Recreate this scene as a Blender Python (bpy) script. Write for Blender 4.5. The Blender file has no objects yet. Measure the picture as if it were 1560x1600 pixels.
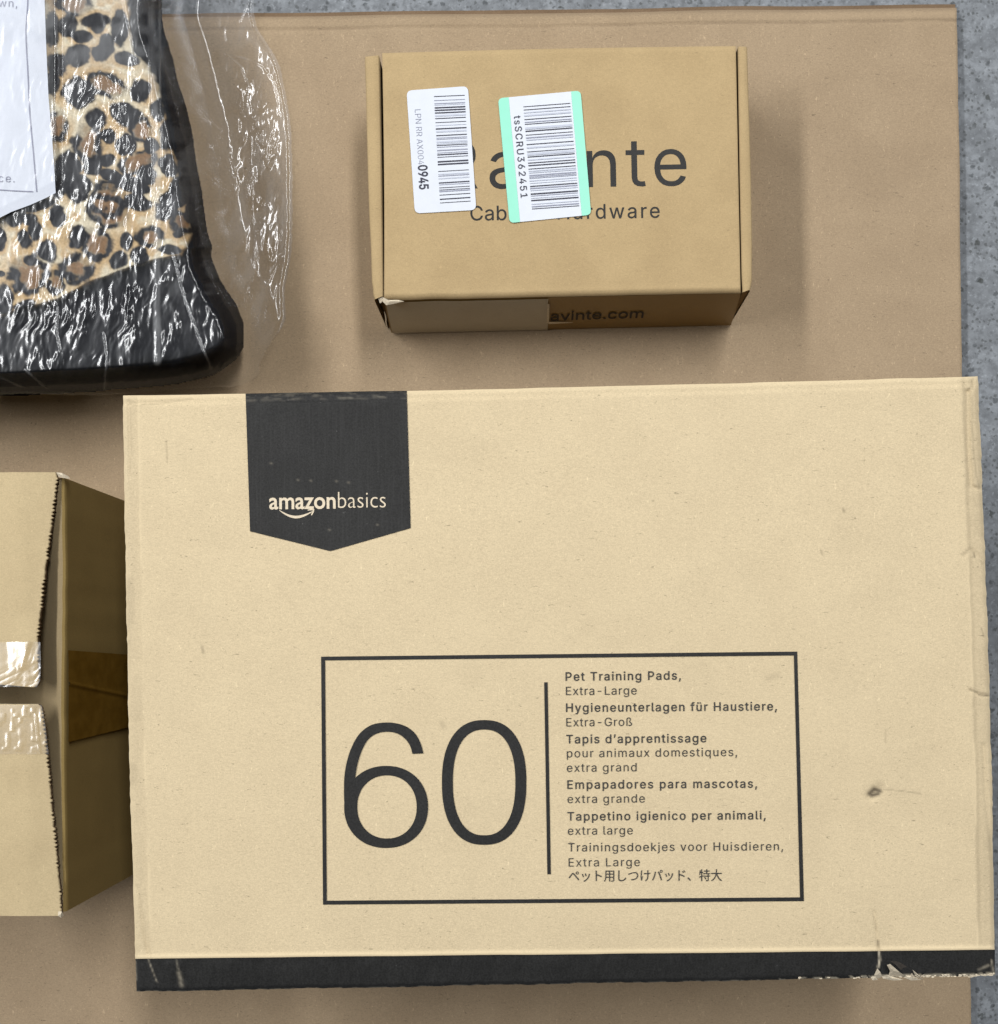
import bpy, math
import numpy as np

# ------------------------------------------------------------------ camera, world, lamps, exposure
scene = bpy.context.scene
COL = scene.collection
F, CX, CY, H = 1560.0, 831.0, 1024.0, 0.70      # focal length and principal point in photo pixels; lens height above the sheet
cam = bpy.data.cameras.new('camera')
cam.sensor_fit = 'VERTICAL'
cam.sensor_height = 36.0
cam.sensor_width = 36.0
cam.lens = F / 1600 * 36.0
cam.shift_x = (780 - CX) / 1600
cam.shift_y = (CY - 800) / 1600
cam.clip_start = 0.02
cam.clip_end = 60
camo = bpy.data.objects.new('camera', cam)
camo.location = (0, 0, H)
COL.objects.link(camo)
scene.camera = camo

world = bpy.data.worlds.new('World')
scene.world = world
world.use_nodes = True
world.node_tree.nodes['Background'].inputs[0].default_value = (0.93, 0.97, 1.0, 1)
world.node_tree.nodes['Background'].inputs[1].default_value = 0.03

def strip_light(x, y0, y1, h, w, power, col):
    l = bpy.data.lights.new('ceiling_strip_light', 'AREA')
    l.shape = 'RECTANGLE'
    l.size = w
    l.size_y = y1 - y0
    l.energy = power
    l.color = col
    o = bpy.data.objects.new('ceiling_strip_light', l)
    o.location = (x, (y0 + y1) / 2, h)
    COL.objects.link(o)
    return o
strip_light(-2.55, -0.5, 3.2, 3.0, 0.42, 200, (1.0, 0.985, 0.96))
strip_light(0.88, 0.5, 3.6, 3.0, 0.42, 112, (1.0, 0.985, 0.96))
strip_light(4.6, 0.0, 3.6, 3.0, 0.42, 115, (1.0, 0.985, 0.96))

vs = scene.view_settings
vs.view_transform = 'Standard'
vs.look = 'None'
vs.exposure = 0.0
vs.gamma = 1.0
vs.use_curve_mapping = False
scene.cycles.max_bounces = 10
scene.cycles.transparent_max_bounces = 16
scene.cycles.caustics_reflective = False
scene.cycles.caustics_refractive = False

# ------------------------------------------------------------------ helpers
rng = np.random.default_rng(7)

def W(px, py, z):
    """point of the place that stands at height z on the view line of photo pixel (px, py)"""
    px = np.asarray(px, float); py = np.asarray(py, float); z = np.asarray(z, float) + 0 * px
    d = (H - z) / F
    return np.stack([(px - CX) * d, -(py - CY) * d, z], -1)

def vnoise(x, y, seed=0):
    x = np.asarray(x, float); y = np.asarray(y, float)
    tab = np.random.default_rng(seed + 1000).random((257, 257))
    xi = np.floor(x).astype(int); yi = np.floor(y).astype(int)
    fx = x - xi; fy = y - yi
    fx = fx * fx * fx * (fx * (fx * 6 - 15) + 10); fy = fy * fy * fy * (fy * (fy * 6 - 15) + 10)
    a = tab[xi % 257, yi % 257]; b = tab[(xi + 1) % 257, yi % 257]
    c = tab[xi % 257, (yi + 1) % 257]; d = tab[(xi + 1) % 257, (yi + 1) % 257]
    return (a + (b - a) * fx) * (1 - fy) + (c + (d - c) * fx) * fy

def fbm(x, y, seed=0, octaves=4):
    s = 0; a = 0.5; t = 0
    for i in range(octaves):
        s = s + a * vnoise(x * 2 ** i + 13.7 * i, y * 2 ** i - 7.1 * i, seed + i); t += a; a *= 0.5
    return s / t

def sstep(a, b, x):
    t = np.clip((np.asarray(x, float) - a) / (b - a), 0, 1)
    return t * t * (3 - 2 * t)

def seg_dist(px, py, pts, closed=False):
    d = np.full(np.shape(px), 1e9)
    n = len(pts)
    for i in range(n if closed else n - 1):
        ax, ay = pts[i]; bx, by = pts[(i + 1) % n]
        vx, vy = bx - ax, by - ay
        t = np.clip(((px - ax) * vx + (py - ay) * vy) / (vx * vx + vy * vy + 1e-9), 0, 1)
        d = np.minimum(d, np.hypot(px - ax - t * vx, py - ay - t * vy))
    return d

def inside(px, py, pts):
    r = np.zeros(np.shape(px), bool)
    n = len(pts)
    for i in range(n):
        ax, ay = pts[i]; bx, by = pts[(i + 1) % n]
        if ay == by: continue
        c = ((ay > py) != (by > py)) & (px < (bx - ax) * (py - ay) / (by - ay) + ax)
        r ^= c
    return r

def sdist(px, py, pts):
    d = seg_dist(px, py, pts, True)
    return np.where(inside(px, py, pts), d, -d)

def smooth_poly(pts, k=6):
    """Catmull-Rom through the points of a closed outline"""
    out = []
    n = len(pts)
    P = [np.array(p, float) for p in pts]
    for i in range(n):
        p0, p1, p2, p3 = P[i - 1], P[i], P[(i + 1) % n], P[(i + 2) % n]
        for j in range(k):
            t = j / k
            out.append(tuple(0.5 * ((2 * p1) + (p2 - p0) * t + (2 * p0 - 5 * p1 + 4 * p2 - p3) * t * t + (3 * p1 - p0 - 3 * p2 + p3) * t ** 3)))
    return out

def thing(name, label, cat, loc):
    o = bpy.data.objects.new(name, None)
    o.empty_display_size = 0.02
    o.location = loc
    o['label'] = label
    o['category'] = cat
    COL.objects.link(o)
    return o

def base_of(o):
    p = np.zeros(3)
    while o is not None:
        p = p + np.array(o.location); o = o.parent
    return p

def link(name, me, mat, parent=None, label=None, smooth=False):
    o = bpy.data.objects.new(name, me)
    if mat is not None:
        for m in (mat if isinstance(mat, (list, tuple)) else [mat]): me.materials.append(m)
    if parent is not None: o.parent = parent
    if label: o['label'] = label
    if smooth: me.polygons.foreach_set('use_smooth', np.ones(len(me.polygons), bool))
    COL.objects.link(o)
    return o

def mesh(name, verts, faces, mat, parent=None, label=None, smooth=False, mats=None):
    v = np.asarray(verts, float)
    if parent is not None: v = v - base_of(parent)
    me = bpy.data.meshes.new(name)
    me.from_pydata(v.tolist(), [], [list(map(int, f)) for f in faces])
    if mats is not None: me.polygons.foreach_set('material_index', np.array(mats, int))
    me.update()
    return link(name, me, mat, parent, label, smooth)

def grid(name, V, mat, parent=None, mask=None, attrs=None, colors=None, smooth=True, label=None):
    """V: (n, m, 3) world points; mask: which vertices exist"""
    n, m = V.shape[:2]
    idx = np.arange(n * m).reshape(n, m)
    q = np.stack([idx[:-1, :-1], idx[1:, :-1], idx[1:, 1:], idx[:-1, 1:]], -1).reshape(-1, 4)
    P = V.reshape(-1, 3)
    keep = np.arange(n * m)
    if mask is not None:
        mk = mask.reshape(-1)
        q = q[mk[q].all(1)]
        used = np.zeros(n * m, bool); used[q.reshape(-1)] = True
        keep = np.nonzero(used)[0]
        remap = -np.ones(n * m, int); remap[keep] = np.arange(len(keep))
        q = remap[q]; P = P[keep]
    if parent is not None: P = P - base_of(parent)
    # keep normals upward
    a, b, c = P[q[0, 0]], P[q[0, 1]], P[q[0, 2]]
    me = bpy.data.meshes.new(name)
    me.vertices.add(len(P)); me.vertices.foreach_set('co', P.astype(np.float32).ravel())
    me.loops.add(q.size); me.loops.foreach_set('vertex_index', q.astype(np.int32).ravel())
    me.polygons.add(len(q)); me.polygons.foreach_set('loop_start', (np.arange(len(q)) * 4).astype(np.int32))
    me.polygons.foreach_set('loop_total', np.full(len(q), 4, np.int32))
    me.update(calc_edges=True)
    for k, arr in (attrs or {}).items():
        at = me.attributes.new(k, 'FLOAT', 'POINT')
        at.data.foreach_set('value', np.asarray(arr, np.float32).reshape(-1)[keep])
    for k, arr in (colors or {}).items():
        at = me.attributes.new(k, 'FLOAT_COLOR', 'POINT')
        rgb = np.asarray(arr, np.float32).reshape(-1, 3)[keep]
        at.data.foreach_set('color', np.concatenate([rgb, np.ones((len(rgb), 1), np.float32)], 1).ravel())
    return link(name, me, mat, parent, label, smooth)

# ------------------------------------------------------------------ materials
class NT:
    def __init__(s, name):
        s.m = bpy.data.materials.new(name); s.m.use_nodes = True
        s.t = s.m.node_tree; s.b = s.t.nodes['Principled BSDF']; s.out = s.t.nodes['Material Output']
        s.tc = s.t.nodes.new('ShaderNodeTexCoord')
    def n(s, typ, **kw):
        nd = s.t.nodes.new(typ)
        for k, v in kw.items(): setattr(nd, k, v)
        return nd
    def l(s, a, b): s.t.links.new(a, b)
    def mapped(s, scale=(1, 1, 1), rot=0):
        mp = s.n('ShaderNodeMapping'); mp.inputs['Scale'].default_value = scale; mp.inputs['Rotation'].default_value = (0, 0, rot)
        s.l(s.tc.outputs['Object'], mp.inputs[0]); return mp.outputs[0]
    def noise(s, scale, detail=3, rough=0.55, vec=None, dist=0.0):
        nd = s.n('ShaderNodeTexNoise'); nd.inputs['Scale'].default_value = scale
        nd.inputs['Detail'].default_value = detail; nd.inputs['Roughness'].default_value = rough
        nd.inputs['Distortion'].default_value = dist
        s.l(vec if vec is not None else s.tc.outputs['Object'], nd.inputs['Vector']); return nd.outputs['Fac']
    def ramp(s, fac, lo, hi, a=0.0, b=1.0):
        nd = s.n('ShaderNodeMapRange'); nd.interpolation_type = 'SMOOTHSTEP'
        nd.inputs[1].default_value = lo; nd.inputs[2].default_value = hi; nd.inputs[3].default_value = a; nd.inputs[4].default_value = b
        s.l(fac, nd.inputs[0]); return nd.outputs[0]
    def math(s, op, a, b=0.0):
        nd = s.n('ShaderNodeMath', operation=op)
        for i, v in enumerate((a, b)):
            if isinstance(v, (int, float)): nd.inputs[i].default_value = v
            else: s.l(v, nd.inputs[i])
        return nd.outputs[0]
    def mix(s, fac, a, b, mode='MIX'):
        nd = s.n('ShaderNodeMix', data_type='RGBA', blend_type=mode)
        for k, v in ((0, fac), (6, a), (7, b)):
            if isinstance(v, (int, float)): nd.inputs[k].default_value = v
            elif isinstance(v, tuple): nd.inputs[k].default_value = v + ((1,) if len(v) == 3 else ())
            else: s.l(v, nd.inputs[k])
        return nd.outputs[2]
    def attr(s, name):
        nd = s.n('ShaderNodeAttribute'); nd.attribute_name = name; return nd
    def bump(s, h, strength, dist):
        nd = s.n('ShaderNodeBump'); nd.inputs['Strength'].default_value = strength; nd.inputs['Distance'].default_value = dist
        s.l(h, nd.inputs['Height']); s.l(nd.outputs[0], s.b.inputs['Normal'])
    def fin(s, col, rough=0.8, spec=0.3):
        if isinstance(col, tuple): s.b.inputs['Base Color'].default_value = col + (1,)
        else: s.l(col, s.b.inputs['Base Color'])
        s.b.inputs['Roughness'].default_value = rough
        s.b.inputs['Specular IOR Level'].default_value = spec
        return s.m

def sc(c, k): return tuple(min(1.0, x * k) for x in c)

def kraft(name, col, grain=0.16, mott=0.10, speck=0.6, stain=False, fleck=0.0, gscale=900, rough=0.85, stain_col=(0.16, 0.125, 0.08), sheen=0.3, fth=0.0):
    t = NT(name)
    g = t.noise(gscale * 1.5, 4, 0.8)
    g2 = t.noise(gscale * 0.7, 3, 0.75, t.mapped((1, 2.2, 1), 0.25))
    m = t.noise(28, 5, 0.6)
    c = t.mix(t.ramp(t.math('ADD', t.math('MULTIPLY', g, 0.6), t.math('MULTIPLY', g2, 0.4)), 0.22, 0.78), sc(col, 1 - grain * 1.5), sc(col, 1 + grain * 1.5))
    c = t.mix(t.ramp(m, 0.3, 0.7), c, t.mix(1.0, c, (1 - mott * 1.6, 1 - mott * 1.75, 1 - mott * 1.9), 'MULTIPLY'))
    # long pale and dark fibres
    fv = t.mapped((1, 3.2, 1), 0.5)
    fv2 = t.mapped((3.0, 1, 1), 0.35)
    f1 = t.ramp(t.noise(310, 2, 0.5, fv, 1.2), 0.675 - fth, 0.75 - fth)
    f2 = t.ramp(t.noise(330, 2, 0.5, fv2, 1.2), 0.665 - fth, 0.75 - fth)
    if speck: c = t.mix(t.math('MULTIPLY', f1, speck), c, sc(col, 0.42))
    if fleck: c = t.mix(t.math('MULTIPLY', f2, fleck), c, sc(col, 1.7))
    if stain:
        c = t.mix(t.attr('stain').outputs['Fac'], c, stain_col)
        c = t.mix(t.attr('pale').outputs['Fac'], c, sc(col, 1.28))
    h = t.math('ADD', g, t.math('MULTIPLY', g2, 0.6))
    t.bump(h, 0.22, 0.0003)
    return t.fin(c, rough, sheen)

def ink(name, col=(0.0205, 0.0208, 0.0210), wear=False, under=(0.62, 0.56, 0.44), streak=0.0, rough=0.55):
    t = NT(name)
    g = t.noise(1100, 2, 0.6)
    c = t.mix(t.ramp(g, 0.3, 0.7), sc(col, 0.8), sc(col, 1.28))
    c = t.mix(t.math('MULTIPLY', t.ramp(t.noise(520, 3, 0.7), 0.62, 0.78), 0.30), c, sc(col, 3.2))
    c = t.mix(t.ramp(t.noise(40, 3, 0.6), 0.35, 0.7), c, t.mix(1.0, c, (1.2, 1.2, 1.2), 'MULTIPLY'))
    if streak:
        s = t.noise(900, 2, 0.6, t.mapped((1, 0.03, 1)))
        c = t.mix(t.math('MULTIPLY', t.ramp(s, 0.45, 0.75), streak), c, sc(col, 2.0))
        sp = t.ramp(t.noise(420, 2, 0.5), 0.74, 0.80)
        c = t.mix(t.math('MULTIPLY', sp, 0.35), c, (0.20, 0.20, 0.20))
    if wear: c = t.mix(t.attr('wear').outputs['Fac'], c, under)
    t.bump(g, 0.2, 0.0003)
    return t.fin(c, rough, 0.18)

def plain(name, col, rough=0.6, spec=0.3, var=0.06, scale=300):
    t = NT(name)
    g = t.noise(scale, 3, 0.6)
    return t.fin(t.mix(t.ramp(g, 0.3, 0.7), sc(col, 1 - var), sc(col, 1 + var)), rough, spec)

def film(name, gloss=0.10, milk=0.04, rough=0.08, tint=(1, 1, 1), attr=False, bump=0.0, bscale=200, rough2=0.42):
    t = NT(name)
    tr = t.n('ShaderNodeBsdfTransparent'); tr.inputs[0].default_value = tint + (1,)
    gl = t.n('ShaderNodeBsdfGlossy'); gl.inputs['Roughness'].default_value = rough; gl.inputs['Color'].default_value = (0.95, 0.97, 1, 1)
    df = t.n('ShaderNodeBsdfDiffuse'); df.inputs['Color'].default_value = (0.75, 0.78, 0.82, 1)
    lw = t.n('ShaderNodeLayerWeight'); lw.inputs['Blend'].default_value = 0.06
    if bump:
        bp = t.n('ShaderNodeBump'); bp.inputs['Strength'].default_value = 1.0; bp.inputs['Distance'].default_value = bump
        t.l(t.noise(bscale, 2, 0.5), bp.inputs['Height'])
        t.l(bp.outputs[0], gl.inputs['Normal'])
    m1 = t.n('ShaderNodeMixShader'); t.l(tr.outputs[0], m1.inputs[1]); t.l(df.outputs[0], m1.inputs[2])
    if attr:
        t.l(t.math('ADD', t.attr('milk').outputs['Fac'], milk), m1.inputs[0])
    else: m1.inputs[0].default_value = milk
    g2 = t.n('ShaderNodeBsdfGlossy'); g2.inputs['Roughness'].default_value = rough2; g2.inputs['Color'].default_value = (0.88, 0.93, 1, 1)
    mg = t.n('ShaderNodeMixShader'); mg.inputs[0].default_value = 0.3; t.l(gl.outputs[0], mg.inputs[1]); t.l(g2.outputs[0], mg.inputs[2])
    m2 = t.n('ShaderNodeMixShader'); t.l(m1.outputs[0], m2.inputs[1]); t.l(mg.outputs[0], m2.inputs[2])
    gf = t.math('ADD', t.math('MULTIPLY', lw.outputs['Fresnel'], 0.2), gloss)
    if attr: gf = t.math('MULTIPLY', gf, t.attr('slick').outputs['Fac'])
    t.l(gf, m2.inputs[0])
    t.l(m2.outputs[0], t.out.inputs['Surface'])
    t.t.nodes.remove(t.b)
    return t.m

def concrete():
    t = NT('concrete')
    col = (0.196, 0.215, 0.239)
    c = t.mix(t.ramp(t.noise(55, 6, 0.65), 0.3, 0.72), sc(col, 0.72), sc(col, 1.20))
    c = t.mix(t.ramp(t.noise(190, 4, 0.6), 0.42, 0.72), c, sc(col, 0.62))
    c = t.mix(t.math('MULTIPLY', t.ramp(t.noise(330, 3, 0.6), 0.56, 0.72), 0.55), c, sc(col, 1.55))
    def pits(scale, thr, msk, a):
        v = t.n('ShaderNodeTexVoronoi'); v.inputs['Scale'].default_value = scale
        nz = t.n('ShaderNodeTexNoise'); nz.inputs['Scale'].default_value = scale * 2.5
        t.l(t.tc.outputs['Object'], nz.inputs['Vector'])
        vm = t.n('ShaderNodeVectorMath', operation='MULTIPLY_ADD')
        vm.inputs[1].default_value = (0.6 / scale,) * 3
        t.l(nz.outputs['Color'], vm.inputs[0]); t.l(t.tc.outputs['Object'], vm.inputs[2])
        t.l(vm.outputs[0], v.inputs['Vector'])
        d = t.ramp(v.outputs['Distance'], thr * 0.6, thr, 1, 0)
        k = t.ramp(t.noise(scale * 0.23, 2), msk - 0.04, msk + 0.05)
        return t.math('MULTIPLY', t.math('MULTIPLY', d, k), a)
    c = t.mix(pits(120, 0.28, 0.49, 0.6), c, (0.030, 0.036, 0.040))
    c = t.mix(pits(260, 0.34, 0.44, 0.6), c, (0.050, 0.055, 0.055))
    c = t.mix(pits(75, 0.18, 0.54, 0.75), c, (0.035, 0.040, 0.038))
    t.bump(t.noise(400, 4, 0.6), 0.4, 0.001)
    return t.fin(c, 0.75, 0.3)

C_BIG = (0.598, 0.498, 0.330)
C_SMALL = (0.425, 0.318, 0.172)
C_CART = (0.50, 0.405, 0.245)
C_SHEET = (0.345, 0.263, 0.173)
M = {
    'floor': concrete(),
    'sheet': kraft('sheet_kraft', sc(C_SHEET, 0.96), 0.16, 0.05, 0.65, fleck=0.5, gscale=700, fth=0.018, stain=True, stain_col=(0.13, 0.09, 0.06)),
    'core': kraft('cut_edge_kraft', (0.17, 0.115, 0.07), 0.2, 0.1),
    'big': kraft('pale_kraft', C_BIG, 0.15, 0.025, 0.75, stain=True, fleck=0.3, stain_col=(0.10, 0.08, 0.055)),
    'small': kraft('tan_kraft', C_SMALL, 0.12, 0.06, 0.40, fleck=0.25),
    'smallin': kraft('inner_kraft', (0.30, 0.205, 0.10), 0.1, 0.08, 0.4),
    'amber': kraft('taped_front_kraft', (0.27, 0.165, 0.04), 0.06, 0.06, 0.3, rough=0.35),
    'papertape': kraft('paper_tape', (0.50, 0.46, 0.38), 0.06, 0.05, 0.2, rough=0.7),
    'carton': kraft('light_carton_kraft', C_CART, 0.12, 0.06, 0.45, fleck=0.25),
    'cartonin': kraft('shaded_carton_inner_kraft', (0.27, 0.21, 0.12), 0.1, 0.06, 0.3),  # shade of the slot between the flaps put into the colour
    'cartonside': kraft('shaded_carton_side_kraft', (0.26, 0.185, 0.065), 0.08, 0.06, 0.3),  # darker than the carton's own kraft: the wall's shade is in the colour
    'paperedge': plain('torn_paper', (0.62, 0.55, 0.43), 0.9, 0.1, 0.15, 900),
    'ink': ink('printed_ink'),
    'inkwear': ink('worn_printed_ink', wear=True, streak=0.35),
    'inkfine': ink('fine_printed_ink', (0.045, 0.044, 0.042)),
    'inkbrown': ink('faded_ink', (0.030, 0.022, 0.016)),
    'logo': plain('unprinted_kraft', (0.66, 0.575, 0.44), 0.8, 0.2, 0.08, 900),
    'label': plain('white_label_paper', (0.62, 0.665, 0.75), 0.45, 0.4, 0.015, 200),
    'mint': plain('mint_label_ink', (0.27, 0.70, 0.55), 0.45, 0.4, 0.015, 200),
    'bar': plain('thermal_black', (0.035, 0.037, 0.06), 0.5, 0.3),
    'bargrey': plain('thermal_grey', (0.27, 0.29, 0.38), 0.5, 0.3),
    'barpale': plain('thermal_pale', (0.46, 0.50, 0.60), 0.5, 0.3),
    'insert': plain('insert_paper', (0.56, 0.605, 0.70), 0.6, 0.3, 0.02, 60),
    'insertink': plain('insert_ink', (0.20, 0.21, 0.30), 0.6, 0.3),
    'film': film('clear_film', 0.05, 0.004, 0.15, attr=True),
    'tape': film('clear_tape', 0.085, 0.04, 0.20, (0.97, 0.94, 0.88), bump=0.0),
    'browntape': None,
    'dark': plain('dark_gash', (0.05, 0.045, 0.04), 0.9, 0.1, 0.2, 900),
}
_t = NT('brown_packing_tape')
M['browntape'] = _t.fin(_t.mix(_t.ramp(_t.noise(120, 3), 0.3, 0.7), (0.15, 0.082, 0.012), (0.19, 0.108, 0.018)), 0.22, 0.5)
_t = NT('printed_plush')
_a = _t.attr('pattern')
_f = _t.noise(700, 3, 0.6)
_t.bump(_f, 0.3, 0.0005)
M['plush'] = _t.fin(_t.mix(_t.ramp(_f, 0.25, 0.75), _t.mix(1.0, _a.outputs['Color'], (0.7, 0.7, 0.7), 'MULTIPLY'), _a.outputs['Color']), 0.95, 0.0)

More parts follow.
